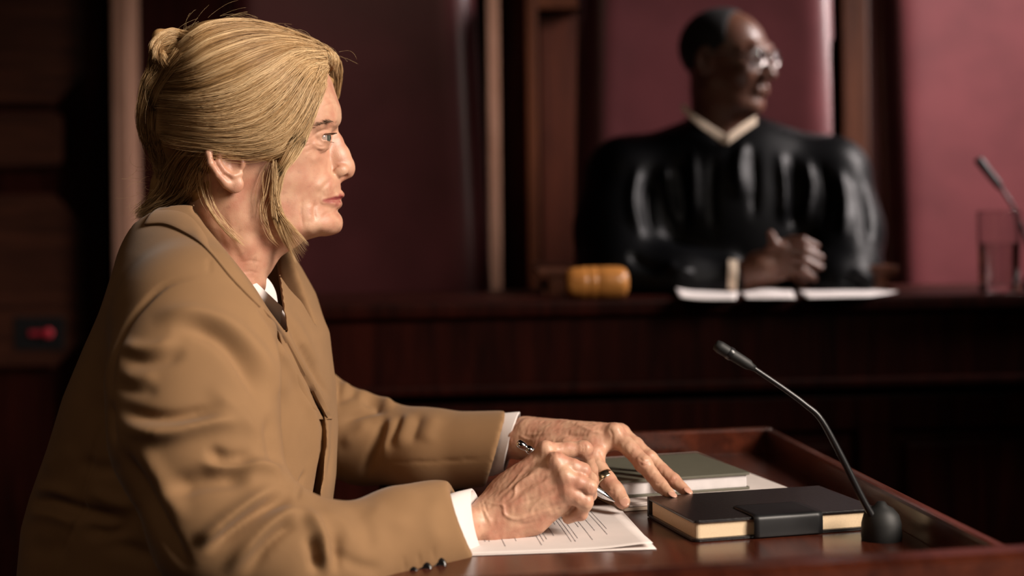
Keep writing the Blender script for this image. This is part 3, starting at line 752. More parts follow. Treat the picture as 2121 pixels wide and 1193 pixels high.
# eyes: lids as a shell round the ball, opened by an almond
EYE = [H(657.0, 287.0, 31.6 * s) for s in (1, -1)]
for s, c in zip((1, -1), EYE):
    BODY.ell(c, (E_U, E_W, E_N), (13.3*mm, 13.3*mm, 13.3*mm), k=0.0055)
    ax = nrm(E_U + 0.30 * s * E_N)
    BODY.ell(c + 10.5*mm * ax - 0.4*mm * E_W, (ax, E_W - 0.0 * E_U, np.cross(ax, E_W)), (8.4*mm, 3.3*mm, 14.5*mm), k=0.0008, op='s')
    # upper lid fold and lower bag
    BODY.chain([H(680, 268, 20*s), H(672, 271, 34*s), H(650, 282, 45*s)], [2.6*mm, 3.0*mm, 2.2*mm], k=0.004)
    BODY.chain([H(674, 306, 26*s), H(660, 308, 38*s), H(645, 302, 47*s)], [2.4*mm, 3.0*mm, 2.0*mm], k=0.005)
# ears
for s in (1, -1):
    def e(px, py, n): return H(px, py, n * s)
    BODY.chain([e(498, 326, 72), e(488, 313, 74), e(466, 308, 75), e(445, 311, 77), e(437, 325, 81), e(441, 345, 83), e(455, 367, 80), e(470, 384, 77)],
               [3.0*mm, 3.2*mm, 3.6*mm, 3.8*mm, 3.6*mm, 3.4*mm, 3.6*mm, 5*mm], k=0.0025)
    BODY.ell(e(487, 385, 74), (E_U, E_W, E_N), (9.5*mm, 9.5*mm, 4.6*mm), k=0.005)                       # lobe
    BODY.ell(e(467, 345, 74), (nrm(E_U + 0.5 * E_W), nrm(E_W - 0.5 * E_U), E_N), (15*mm, 24*mm, 4.5*mm), k=0.004)      # ear plate
    BODY.chain([e(472, 318, 78), e(458, 326, 80), e(455, 342, 80), e(466, 358, 79), e(484, 368, 77), e(498, 364, 74)], [2.6*mm, 2.8*mm, 2.8*mm, 2.9*mm, 3.1*mm, 3.0*mm], k=0.0025)  # antihelix
    BODY.ell(e(500, 343, 73), (E_U, E_W, E_N), (4.5*mm, 7*mm, 5.0*mm), k=0.003)                         # tragus
    BODY.ell(e(484, 345, 80), (nrm(E_U + 0.3 * E_W), nrm(E_W - 0.3 * E_U), E_N), (7.5*mm, 9.5*mm, 6.0*mm), k=0.003, op='s')   # concha
    BODY.ell(e(468, 317, 86), (E_U, E_W, E_N), (7*mm, 4.0*mm, 4.0*mm), k=0.003, op='s')
# jaw shadow plane / sterno muscle
BODY.chain([H(478, 410, 52), H(505, 500, 40), H(530, 590, 16)], [9*mm, 8*mm, 7*mm], k=0.014)
BODY.chain([H(478, 410, -52), H(505, 500, -40), H(530, 590, -16)], [9*mm, 8*mm, 7*mm], k=0.014)
FACE_STROKES = [
 # nasolabial fold, marionette line, jaw crease
 ([(690,366),(676,380),(664,396),(657,410)], 5, -0.00112), ([(693,360),(672,376),(655,396)], 10, 0.00095),
 ([(657,418),(651,430),(651,445),(656,458)], 4, -0.00119), ([(646,420),(640,440),(642,462)], 9, 0.00102),
 ([(628,400),(624,425),(625,455),(630,478)], 3.5, -0.00076), ([(618,400),(612,430),(614,462)], 9, 0.00068),
 ([(697,440),(680,442),(664,452)], 4, -0.00085),
 # forehead lines
 ([(700,206),(684,204),(662,209)], 2.0, -0.00068), ([(702,217),(688,215),(668,222)], 2.0, -0.00068), ([(692,192),(676,193)], 2.0, -0.00043),
 ([(700,252),(692,258)], 2.5, -0.00068),
 # lids, crow's feet, under-eye lines
 ([(684,270),(672,269),(656,276),(644,287)], 2.0, -0.00085), ([(676,302),(664,304),(652,299)], 1.8, -0.00076), ([(678,309),(666,313),(652,310)], 1.8, -0.00068),
 ([(645,291),(634,295),(624,296)], 1.8, -0.00076), ([(645,297),(634,303),(620,306)], 1.8, -0.00068), ([(646,286),(636,287),(626,284)], 1.8, -0.00060), ([(650,306),(640,313),(630,316)],1.8,-0.00051),
 ([(668,316),(655,328),(640,334)], 8, 0.00102),
 # upper-lip lines
 ([(694,385),(692,398)], 1.6, -0.00043), ([(686,387),(684,400)], 1.6, -0.00043), ([(678,390),(676,402)], 1.6, -0.00043), ([(670,396),(668,406)], 1.5, -0.00034), ([(702,381),(701,396)],1.6,-0.00034),
 ([(706,346),(696,344),(689,352),(691,365)], 3, -0.00171), 
 # neck bands
 ([(470,430),(490,500),(520,560)], 6, 0.00055), ([(440,450),(470,520),(500,580)], 5, -0.00066), ([(545,545),(520,540),(495,545)], 3, -0.00044), ([(540,568),(515,562),(490,570)], 3, -0.00044),
 ([(520,575),(528,600)],4,0.00044),([(506,565),(514,600)],4,-0.00044)]
# ------------------------------------------------------------------ the woman: hands and arms (joints: column, row, depth)
def c5(x, y): return 940 + x / 3.379, 840 + y / 3.379
def J(x, y, Y): a, b = c5(x, y); return P(a, b, Y)
# --- right hand with the pen
wr = J(120, 830, 1.466)
BODY.cone(P(930, 1095, 1.434), J(200, 815, 1.469), 17*mm, 18.5*mm, k=0.01)
for a, b, r0, r1 in ((J(245, 695, 1.478), J(645, 322, 1.484), 11, 9.6), (J(250, 745, 1.468), J(722, 402, 1.466), 12.5, 9.8),
                     (J(255, 800, 1.462), J(775, 506, 1.457), 13, 9.4), (J(262, 880, 1.460), J(800, 622, 1.455), 13.5, 9.0)):
    BODY.cone(a, b, r0*mm, r1*mm, k=0.012)
BODY.chain([J(215, 905, 1.466), J(410, 862, 1.470), J(565, 800, 1.468), J(760, 690, 1.464)], [12*mm, 12.5*mm, 12*mm, 9*mm], k=0.012)   # heel of the hand
BODY.ell(J(500, 640, 1.486), (nrm(J(700, 450, 1.48) - J(250, 800, 1.48)), nrm(J(600, 800, 1.48) - J(430, 480, 1.48)), (0, 1, 0)), (40*mm, 32*mm, 13*mm), k=0.012)
for pts, rad in (((J(648, 322, 1.484), J(800, 314, 1.489), J(908, 312, 1.492)), (9.6, 8.4, 8.4)), ((J(908, 312, 1.492), J(958, 445, 1.503), J(978, 528, 1.511)), (8.3, 7.3, 6.2)),
                 ((J(724, 402, 1.466), J(830, 432, 1.463), J(900, 460, 1.464)), (9.8, 8.6, 8.4)), ((J(900, 460, 1.464), J(955, 520, 1.486), J(962, 560, 1.506)), (8.2, 7.2, 6.5)),
                 ((J(778, 506, 1.457), J(870, 540, 1.453), J(945, 572, 1.453)), (9.4, 8.4, 8.2)), ((J(945, 572, 1.453), J(950, 625, 1.474), J(905, 655, 1.494)), (8.0, 7.2, 6.5)),
                 ((J(802, 622, 1.455), J(870, 650, 1.452), J(926, 676, 1.452)), (9.0, 7.6, 7.2)), ((J(926, 676, 1.452), J(890, 758, 1.460), J(800, 788, 1.466)), (7.0, 6.4, 6.0)),
                 ((J(330, 640, 1.505), J(590, 540, 1.530), J(820, 540, 1.541), J(950, 575, 1.533)), (13, 11, 9.5, 7.5))):
    BODY.chain(pts, [r*mm for r in rad], k=0.0035)
for (x, y, Y, r) in ((640, 300, 1.476, 7.5), (715, 385, 1.457, 7.5), (775, 495, 1.449, 7.2), (800, 605, 1.448, 6.5), (915, 300, 1.486, 6.5)):
    BODY.ell(J(x, y, Y + 0.0015), np.eye(3), (r*0.9*mm,) * 3, k=0.009)                    # knuckles
BODY.chain([J(820, 640, 1.475), J(880, 690, 1.472), J(850, 740, 1.476)], [11*mm, 10*mm, 9*mm], k=0.006)
# --- left hand on the notebook
BODY.cone(P(1010, 925, 1.712), J(430, 235, 1.692), 22*mm, 20*mm, k=0.01)
for a, b, r0, r1 in ((J(520, 180, 1.678), J(1120, 198, 1.628), 15, 12), (J(500, 160, 1.70), J(1160, 198, 1.650), 14, 11.5),
                     (J(500, 180, 1.72), J(1140, 226, 1.672), 14, 10.5), (J(500, 200, 1.735), J(1080, 245, 1.692), 13, 9.5)):
    BODY.cone(a, b, r0*mm, r1*mm, k=0.012)
BODY.chain([J(470, 270, 1.680), J(700, 270, 1.655), J(960, 250, 1.628)], [17*mm, 16*mm, 12*mm], k=0.012)
for pts, rad in (((J(1122, 200, 1.628), J(1230, 300, 1.612), J(1328, 412, 1.597)), (11.8, 9.6, 9.6)), ((J(1328, 412, 1.597), J(1445, 558, 1.577), J(1512, 622, 1.563)), (9.3, 7.8, 6.4)),
                 ((J(1165, 200, 1.650), J(1270, 280, 1.634), J(1366, 372, 1.620)), (11, 9.2, 9.2)), ((J(1366, 372, 1.620), J(1540, 528, 1.594), J(1625, 602, 1.582)), (9.0, 7.6, 6.2)),
                 ((J(1140, 226, 1.672), J(1220, 270, 1.664), J(1300, 350, 1.657)), (10.5, 8.8, 8.8)), ((J(1300, 350, 1.657), J(1400, 460, 1.642), J(1470, 540, 1.632)), (8.6, 7.4, 6.2)),
                 ((J(1080, 245, 1.692), J(1170, 265, 1.69), J(1240, 300, 1.688)), (9.5, 8, 7.6)), ((J(1240, 300, 1.688), J(1330, 380, 1.68), J(1390, 440, 1.675)), (7.4, 6.6, 5.8)),
                 ((J(620, 290, 1.655), J(800, 310, 1.632), J(955, 355, 1.612)), (15, 14, 11)), ((J(955, 355, 1.612), J(1070, 518, 1.588), J(1130, 600, 1.577), J(1182, 672, 1.566)), (10.5, 9.6, 10, 8.2))):
    BODY.chain(pts, [r*mm for r in rad], k=0.0035)
BODY.chain([J(1110, 230, 1.632), J(1010, 330, 1.615)], [7*mm, 7*mm], k=0.014)                                     # web of the thumb
for (x, y, Y, r) in ((1125, 180, 1.622, 8), (1165, 180, 1.645, 7.5), (1335, 400, 1.592, 6.5), (1372, 362, 1.615, 6)):
    BODY.ell(J(x, y, Y), np.eye(3), (r*mm,) * 3, k=0.006)
# --- arms and trunk, inside the clothes
BODY.chain([P(930, 1095, 1.434), P(700, 1160, 1.340), P(490, 1100, 1.330)], [17*mm, 25*mm, 30*mm], k=0.01)
BODY.chain([P(490, 1100, 1.330), P(410, 720, 1.43), P(440, 640, 1.52), P(450, 600, 1.58)], [30*mm, 36*mm, 36*mm, 40*mm], k=0.01)
BODY.chain([P(1010, 925, 1.712), P(890, 935, 1.745), P(752, 912, 1.79), P(612, 838, 1.80), P(530, 715, 1.765), P(470, 620, 1.60)], [22*mm, 24*mm, 26*mm, 28*mm, 30*mm, 40*mm], k=0.01)
def s5(pts, w, a, *r): return ([c5(*p) for p in pts], w, a, *r)
HAND_STROKES = [
 # right hand: tendons and veins
 s5([(300,690),(480,540),(640,400)], 5, 0.0012), s5([(330,740),(540,600),(720,480)], 5, 0.0011), s5([(360,800),(560,700),(770,590)], 5, 0.0011),
 s5([(430,500),(560,430),(650,430)], 4, -0.0012), s5([(420,620),(560,540),(690,480)], 4, -0.0012), s5([(450,690),(600,640),(740,570)], 4, -0.0012), s5([(500,760),(640,730),(770,660)],4,-0.0010),
 s5([(170,650),(280,690),(345,700),(355,760),(430,795),(520,775),(620,740),(720,735)], 3.2, 0.0013), s5([(340,700),(420,640),(440,560),(530,500),(600,470)], 2.8, 0.0011),
 s5([(300,640),(400,560),(470,470),(540,400)], 2.6, 0.0010), s5([(520,775),(570,690),(640,640)], 2.4, 0.0009), s5([(170,700),(230,760),(260,850)], 3, 0.0007),
 s5([(400,830),(520,830),(620,790)],4,-0.0006), s5([(180,650),(200,740),(230,830)],2.5,-0.0008), s5([(200,640),(225,720),(250,800)],2.2,-0.0006),
 # creases at the finger joints
 s5([(905,262),(920,290),(915,330)],2,-0.0006), s5([(890,262),(900,290),(895,335)],1.8,-0.0005), s5([(925,440),(905,470),(905,500)],2,-0.0005), s5([(965,540),(950,575),(950,610)],2,-0.0006), s5([(975,560),(965,590),(955,620)],1.8,-0.0005),
 s5([(700,300),(730,330),(740,370)],3,-0.0008), s5([(680,300),(700,345)],2.2,-0.0006),
 s5([(790,420),(860,470),(900,500)],3,-0.0010), s5([(830,590),(900,600),(930,640)],3,-0.0008), 
 # left hand
 s5([(440,190),(560,205),(680,190),(800,170),(960,150),(1060,150)], 3.4, 0.0011), s5([(440,200),(520,240),(560,240)],3,0.0009), s5([(640,60),(780,110),(920,125),(1040,125)], 4, 0.0011),
 s5([(760,200),(900,215),(1040,190)], 4, -0.0010), s5([(820,120),(960,175),(1060,200)],3.5,0.0010), s5([(880,110),(990,140)],3,-0.0008),
 s5([(1080,150),(1110,210),(1100,260)],3,-0.0008), s5([(1150,120),(1180,170),(1190,230)],3.5,-0.0010),
 s5([(1290,360),(1330,390),(1385,380)],2,-0.0006), s5([(1290,390),(1330,420),(1390,410)],2,-0.0006), s5([(1400,540),(1440,545),(1475,530)],2,-0.0005),s5([(1340,345),(1375,360),(1410,345)],1.8,-0.0005),s5([(1500,530),(1540,520),(1565,495)],1.8,-0.0005),
 s5([(1040,560),(1080,590),(1130,580)],2,-0.0005), s5([(1060,580),(1100,600),(1140,600)],2,-0.0005), s5([(1010,310),(1040,350),(1035,390)],3,-0.0012),
]
# ------------------------------------------------------------------ the woman: jacket
JK = Field()
TY = 1.60; TS = F_PX / TY
T_ROWS = np.array([  # row, back, front, half width (m)
 (420, 302, 470, .060), (450, 286, 495, .080), (480, 290, 525, .105), (520, 282, 560, .135), (560, 274, 590, .160), (620, 250, 632, .182), (700, 212, 668, .192), (800, 166, 680, .190), (900, 130, 686, .186),
 (1000, 92, 684, .186), (1060, 74, 676, .188), (1130, 66, 655, .190), (1200, 61, 640, .195), (1400, 44, 630, .200), (1560, 34, 630, .205)], float)
T_ax = nrm([1.0, -0.07, 0]); T_lat = np.array([T_ax[1], -T_ax[0], 0])
_zr = np.array([P(400, r, TY)[2] for r in T_ROWS[:, 0]]); _xb = (T_ROWS[:, 1] - CX) / TS; _xf = (T_ROWS[:, 2] - CX) / TS
T_org = np.array([(400 - CX) / TS, TY, 0])
def torso(p):
    q = p - T_org
    a = q @ T_ax + T_org[0]; l = q @ T_lat; z = p[:, 2]
    o = np.argsort(_zr)
    xb = np.interp(z, _zr[o], _xb[o]); xf = np.interp(z, _zr[o], _xf[o]); hw = np.interp(z, _zr[o], T_ROWS[o, 3])
    c = (xb + xf) / 2; ra = (xf - xb) / 2
    e = 2.35
    r = ((np.abs(a - c) / ra) ** e + (np.abs(l) / hw) ** e) ** (1 / e)
    d = (r - 1) * np.minimum(ra, hw) * 0.9
    return np.maximum(d, np.maximum(z - _zr.max(), _zr.min() - z))
JK.add(torso, (-0.60, 1.36, _zr.min()), (-0.15, 1.84, _zr.max()), k=0.0)
# shoulders
JK.chain([P(420, 520, 1.56), P(405, 645, 1.435)], [60*mm, 66*mm], k=0.05)
JK.chain([P(470, 530, 1.64), P(530, 672, 1.742)], [55*mm, 58*mm], k=0.05)
# sleeves
JK.chain([P(404, 668, 1.415), P(402, 790, 1.385), P(405, 900, 1.355), P(470, 1085, 1.325)], [74*mm, 77*mm, 74*mm, 66*mm], k=0.022)
JK.chain([P(470, 1085, 1.325), P(600, 1150, 1.325), P(700, 1162, 1.338), P(830, 1114, 1.380), P(905, 1098, 1.410), P(1030, 1085, 1.452)], [65*mm, 56*mm, 49*mm, 46*mm, 43.5*mm, 38*mm], k=0.02)
JK.chain([P(530, 715, 1.765), P(612, 838, 1.80), P(752, 912, 1.790)], [60*mm, 53*mm, 50*mm], k=0.02)
JK.chain([P(752, 912, 1.790), P(890, 935, 1.745), P(1100, 926, 1.695)], [51*mm, 46*mm, 42*mm], k=0.02)
# cuts: neck opening, sleeve ends
def plane_cut(a, b, Y, size=0.14, keep=1, yaw=0.0):
    """remove what lies beyond the line a-b (pixels at depth Y)"""
    pa, pb = P(*a, Y), P(*b, Y); d = nrm(pb - pa); n = nrm(np.cross(d, (yaw, 1, 0)) * keep)
    c = (pa + pb) / 2 + n * size
    JK.box(c, (d, n, np.cross(d, n)), (size, size, size), 0.0, k=0.002, op='s')
plane_cut((937, 1010), (1001, 1178), 1.430, size=0.09)
plane_cut((1050, 845), (1010, 992), 1.70, size=0.08)
JK.chain([P(915, 1096, 1.414), P(1030, 1085, 1.452)], [36*mm, 34*mm], k=0.002, op='s')
JK.chain([P(1000, 930.3, 1.719), P(1100, 926, 1.695)], [35*mm, 36*mm], k=0.002, op='s')
def neck_cut(p):
    pa, pb = P(268, 448, 1.6), P(585, 690, 1.6); d = nrm(pb - pa); n = nrm(np.cross((0, 1, 0), d))
    if n[2] < 0: n = -n
    dist = (p - pa) @ n
    q = p - pa; s = q @ d; Ls = np.linalg.norm(pb - pa)
    lat = np.abs(p[:, 1] - 1.595); x = s / Ls
    w = np.interp(x, [-0.1, 0.05, 0.35, 0.7, 1.0, 1.15], [0.065, 0.075, 0.080, 0.060, 0.012, 0.0])
    return np.maximum(np.maximum(lat - w, -(dist + 0.04)), s - Ls * 1.1)
JK.add(neck_cut, (-0.75, 1.45, 0.85), (-0.1, 1.75, 1.3), k=0.006, op='s')
def v_cut(p):                                        # the V of the lapels, open on shirt and throat
    a, b = proj(p)
    xn = np.interp(b, [420, 440, 474, 524, 577, 600, 640, 695], [396, 406, 433, 473, 513, 529, 554, 596]); xf = np.interp(b, [480, 500, 553, 600, 646, 695], [720, 572, 575, 582, 588, 596])
    return np.maximum(np.maximum(xn - a, a - xf) / 1900.0, np.maximum(np.maximum(b - 694, 425 - b) / 1900.0, p[:, 1] - 1.70))
JK.add(v_cut, P(390, 700, 1.72) - .01, np.maximum(P(720, 420, 1.72), P(720, 420, 1.30)) + .01, k=0.003, op='s')
JK.p[-1] = (JK.p[-1][0], np.array([-0.40, 1.25, 0.93]), np.array([-0.15, 1.72, 1.16]), 0.003, 's')
SLIT = catmull([(634, 800), (652, 826), (664, 856), (668, 900), (665, 950), (657, 1010), (648, 1062)], 40)
def slit(p):                                         # the open front edge
    a, b = proj(p); d, t, _ = poly_dist(a, b, SLIT)
    return np.maximum((d - np.interp(t, [0, 0.25, 0.8, 1], [0.5, 5.0, 6.5, 6.5])) / 1950.0, p[:, 1] - 1.575)
JK.add(slit, (-0.30, 1.40, 0.78), (-0.15, 1.60, 0.96), k=0.003, op='s')
JV, JQ = surface(JK, 0.0025)
JV = smooth_mesh(JV, JQ, 3)
def c3(x, y): return x / 1.504, 400 + y / 1.504
def s3(pts, w, a, *r): return ([c3(*p) for p in pts], w, a, *r)
JACKET_STROKES = [
 # armhole seam and shoulder
 s3([(640,250),(520,280),(440,350),(385,430),(360,540),(352,640)], 5.0, -0.0040), s3([(352,640),(350,720),(360,790)], 5.0, -0.0050),
 s3([(655,195),(650,250)], 2.5, -0.0022),
 s3([(330,690),(290,800),(260,930),(245,1010),(200,1100),(170,1190)], 3.5, -0.0030),
 # sleeve-head roll and the folds below it
 s3([(470,400),(540,378),(620,380),(710,415),(790,490),(840,570),(862,640)], 22, 0.0085), s3([(530,428),(610,418),(690,452),(755,522),(800,602),(830,680)], 18, -0.0100),
 s3([(375,470),(430,485),(500,478),(560,440)], 15, 0.0042), s3([(370,510),(440,525),(520,515),(580,480)], 14, -0.0040), s3([(368,560),(430,575),(500,570)], 13, 0.0025), s3([(362,600),(430,620),(500,612)], 13, -0.0022),
 s3([(365,722),(450,742),(540,742),(630,722),(710,712),(770,740)], 19, 0.0105), s3([(360,668),(440,694),(530,700),(620,685),(700,668)], 14, -0.0085), s3([(640,790),(690,825),(750,830),(800,815)], 14, -0.0095),
 s3([(640,600),(710,650),(770,710),(810,770)], 18, 0.0045),
 s3([(620,870),(700,850),(780,845),(850,862),(890,905)], 15, 0.0090), s3([(500,950),(560,915),(640,890),(730,880),(790,892)], 22, -0.0130),
 s3([(600,1090),(660,1060),(730,1000),(800,950),(880,905)], 17, 0.0105), s3([(640,1120),(700,1070),(780,1010),(860,960),(920,935)], 12, -0.0110),
 s3([(700,1190),(760,1110),(830,1040),(900,1000),(950,1000)], 15, 0.0095), s3([(760,1200),(820,1110),(880,1050),(930,1030)], 11, -0.0065),
 s3([(925,975),(970,1015),(1000,1070),(1012,1130),(1015,1193)], 14, 0.0095), s3([(960,1060),(978,1120),(985,1190)], 11, -0.0085), s3([(1040,1050),(1050,1120),(1050,1190)], 10, -0.0050),
 s3([(370,780),(420,880),(480,990),(540,1090),(600,1180)], 13, -0.0105), s3([(420,770),(480,860),(540,960),(570,1040)], 19, 0.0045),
 # back and side of the body
 s3([(80,965),(150,960),(230,985),(330,1010),(430,1030)], 13.8, -0.0081), s3([(70,1000),(160,1000),(260,1040)], 15.0, 0.0047), s3([(250,1040),(330,1060),(420,1040)], 13.8, -0.0066), s3([(260,920),(350,960),(440,980)], 15.0, 0.0047),
 s3([(240,830),(300,860),(390,860)], 15.0, -0.0038), s3([(90,930),(160,925),(240,950)], 13.8, 0.0038), s3([(300,1090),(400,1110),(500,1150)], 17.5, -0.0057), s3([(60,1090),(150,1110),(220,1090)], 22.5, -0.0029),
 s3([(120,860),(180,830),(250,790)], 25.0, 0.0029), s3([(420,440),(340,560),(320,680)], 22.5, 0.0029),
 # chest, roll line and front edge
 s3([(790,330),(850,420),(920,530),(985,630),(1030,690)], 4.0, -0.0050), s3([(770,330),(830,430),(900,540),(960,640)], 11.2, 0.0038),
 s3([(930,600),(975,690),(985,800),(970,920)], 10.0, 0.0038),
 s3([(1030,700),(1035,800),(1020,900)], 4.0, -0.0040), s3([(860,450),(880,560),(870,660)], 17.5, 0.0038), s3([(925,960),(935,910),(955,860)], 3.0, -0.0040), s3([(840,680),(850,780),(870,860)], 12.5, -0.0057),
 s3([(880,370),(940,480),(1000,590),(1035,650)], 5.0, -0.0050), s3([(900,360),(960,470),(1010,560)], 10.0, 0.0029), s3([(930,280),(975,350),(1000,440)], 6.0, -0.0020),
 # far sleeve
 ([(688,760),(705,790),(695,850)], 7.0, -0.0060), ([(735,812),(770,806),(800,825),(812,850)], 11.2, 0.0085), ([(745,830),(775,835),(790,850)], 10.0, -0.0066), ([(700,880),(740,860),(780,850),(808,852)], 10.0, -0.0057),
 ([(800,858),(790,900),(770,950),(755,1000)], 11.2, -0.0071), ([(815,860),(805,900),(790,960)], 12.5, 0.0047), ([(850,855),(838,890),(820,930)], 11.2, 0.0038), ([(835,858),(822,895),(805,930)], 6.0, -0.0035), ([(905,855),(890,890),(880,920)], 15.0, 0.0024), ([(875,855),(862,890),(850,925)], 10.0, -0.0029),
 ([(690,840),(720,822),(745,815)], 10.0, -0.0038), ([(700,800),(730,790)], 12.5, 0.0038),
 ([(790,958),(900,955),(1025,948)], 2.2, -0.0018), ([(700,920),(740,900),(770,870)], 15.0, 0.0038),
 # near forearm
 ([(640,1062),(690,1070),(720,1100),(730,1150)], 17.5, 0.0033), ([(760,1040),(800,1070),(860,1090)], 20.0, 0.0029), ([(720,1040),(760,1090),(770,1150)], 15.0, -0.0029), ([(910,1010),(900,1080),(920,1150)], 20.0, 0.0024), ([(650,1120),(740,1170),(800,1180)], 12.5, -0.0029),
 ([(842,1193),(840,1170),(838,1152)], 2.0, -0.0018), ([(873,1180),(870,1160),(868,1143)], 2.0, -0.0018), ([(903,1165),(900,1148),(898,1132)], 2.0, -0.0018)]
JV = strokes(JV, JQ, JACKET_STROKES)
JV = smooth_mesh(JV, JQ, 2)
_N = normals(JV, JQ)
_rng = np.random.default_rng(5)
def soft_noise(V, freq, seed):
    r = np.random.default_rng(seed); s = np.zeros(len(V))
    for _ in range(14):
        k = r.normal(size=3) * freq; s += np.sin(V @ k + r.uniform(0, 6.28))
    return s / 3.7
JV = JV + _N * (soft_noise(JV, 22, 1) * 0.0011)[:, None]
def cloth(name, color, rough=0.85, weave=1500.0, twill=True):
    m, nt, b = mat_new(name)
    v = coords(nt)
    n = node(nt, 'ShaderNodeTexNoise', Scale=14.0, Detail=3.0); nt.links.new(v, n.inputs['Vector'])
    c = np.array(color)
    r = ramp(nt, n.outputs['Fac'], [(0.3, tuple(c * 0.92)), (0.7, tuple(c * 1.07))]); nt.links.new(r.outputs[0], b.inputs['Base Color'])
    b.inputs['Roughness'].default_value = rough; b.inputs['Specular IOR Level'].default_value = 0.2
    b.inputs['Sheen Weight'].default_value = 0.12; b.inputs['Sheen Roughness'].default_value = 0.4
    if twill:
        w = node(nt, 'ShaderNodeTexNoise', Scale=900.0, Detail=2.0); nt.links.new(v, w.inputs['Vector'])
        bump(nt, b, w.outputs['Fac'], 0.2, 0.0006)
    return m
M_JACKET = cloth('tan_wool', (0.225, 0.127, 0.060))
M_SHIRT = cloth('white_cotton', (0.66, 0.60, 0.58), rough=0.8, twill=False)
woman = empty('person', 'fair-haired woman in tan blazer sitting in profile and writing at the desk', 'person')
def skin_material(name, base, rosy, lip, rough=0.46, sss=0.12):
    m, nt, b = mat_new(name)
    v = coords(nt)
    n1 = node(nt, 'ShaderNodeTexNoise', Scale=55.0, Detail=4.0); nt.links.new(v, n1.inputs['Vector'])
    n2 = node(nt, 'ShaderNodeTexNoise', Scale=900.0, Detail=3.0); nt.links.new(v, n2.inputs['Vector'])
    r = ramp(nt, n1.outputs['Fac'], [(0.36, tuple(np.array(base) * 1.06)), (0.66, rosy)])
    at = node(nt, 'ShaderNodeAttribute', _attribute_name='lip')
    mx = nt.nodes.new('ShaderNodeMixRGB'); mx.inputs[2].default_value = (*lip, 1)
    nt.links.new(at.outputs['Fac'], mx.inputs[0]); nt.links.new(r.outputs[0], mx.inputs[1])
    ar = node(nt, 'ShaderNodeAttribute', _attribute_name='rosy')
    m2 = nt.nodes.new('ShaderNodeMixRGB'); m2.inputs[2].default_value = (*rosy, 1)
    nt.links.new(ar.outputs['Fac'], m2.inputs[0]); nt.links.new(mx.outputs[0], m2.inputs[1])
    n3 = node(nt, 'ShaderNodeTexNoise', Scale=130.0, Detail=1.0); nt.links.new(v, n3.inputs['Vector'])
    sp = ramp(nt, n3.outputs['Fac'], [(0.62, (0, 0, 0)), (0.74, (0.30, 0.30, 0.30))])
    m3 = nt.nodes.new('ShaderNodeMixRGB'); m3.inputs[2].default_value = (*(np.array(rosy) * 0.62), 1)
    nt.links.new(sp.outputs[0], m3.inputs[0]); nt.links.new(m2.outputs[0], m3.inputs[1])
    nt.links.new(m3.outputs[0], b.inputs['Base Color'])
    b.inputs['Roughness'].default_value = rough
    b.inputs['Subsurface Weight'].default_value = sss; b.inputs['Subsurface Radius'].default_value = (1.0, 0.35, 0.2); b.inputs['Subsurface Scale'].default_value = 0.004
    vo = node(nt, 'ShaderNodeTexVoronoi', Scale=700.0); nt.links.new(v, vo.inputs['Vector'])
    ad = node(nt, 'ShaderNodeMath', _operation='ADD'); nt.links.new(vo.outputs['Distance'], ad.inputs[0]); nt.links.new(n2.outputs['Fac'], ad.inputs[1])
    bump(nt, b, ad.outputs[0], 0.13, 0.0006)
    return m
M_SKIN = skin_material('fair_skin', (0.50, 0.295, 0.195), (0.44, 0.205, 0.135), (0.25, 0.050, 0.048))
V, Q = surface(BODY, 0.00125)
V = strokes(V, Q, FACE_STROKES + HAND_STROKES)
_hp = np.clip((proj(V)[0] - 960) / 40, 0, 1)
_f = V * 1.0
def _wr(freq, seed):
    r = np.random.default_rng(seed); a = np.zeros(len(V))
    for _ in range(10): a += np.sin(V @ (r.normal(size=3) * freq) + r.uniform(0, 6.28))
    return a / 3.2
_Nb = normals(V, Q)
V = V + _Nb * (_hp * (0.00016 * _wr(260, 3) + 0.00009 * _wr(620, 4) - 0.00018 * np.abs(_wr(150, 5))))[:, None]
px_, py_, n_ = to_head(V)
lipd = np.full(len(V), 9.0)
for s in (1, -1):
    f = Field()
    f.chain([H(705, 404.5, 0), H(703, 404.5, 6*s), H(690, 408.5, 18*s), H(664, 415.5, 31.5*s)], [4.1*mm, 4.3*mm, 3.7*mm, 2.2*mm], k=0)
    f.chain([H(698, 421.5, 0), H(695, 421.5, 9*s), H(682, 420, 21*s), H(665, 416.5, 31.5*s)], [5.0*mm, 4.8*mm, 3.9*mm, 1.6*mm], k=0)
    lipd = np.minimum(lipd, f.ev(V))
lip = np.clip(0.5 - lipd / 0.0016, 0, 1)
def blob(px, py, n, r): return np.exp(-((np.linalg.norm(V - H(px, py, n), axis=1) / r) ** 2))
rosy = np.clip(0.7 * blob(720, 352, 0, 0.013) + 0.45 * blob(640, 350, 46, 0.026) + 0.45 * blob(470, 350, 80, 0.028) + 0.4 * blob(520, 560, 40, 0.05) + 0.5 * blob(684, 300, 18, 0.014), 0, 1)
woman_body = mesh_obj('body', V, Q, M_SKIN, woman, attrs={'lip': lip, 'rosy': rosy})
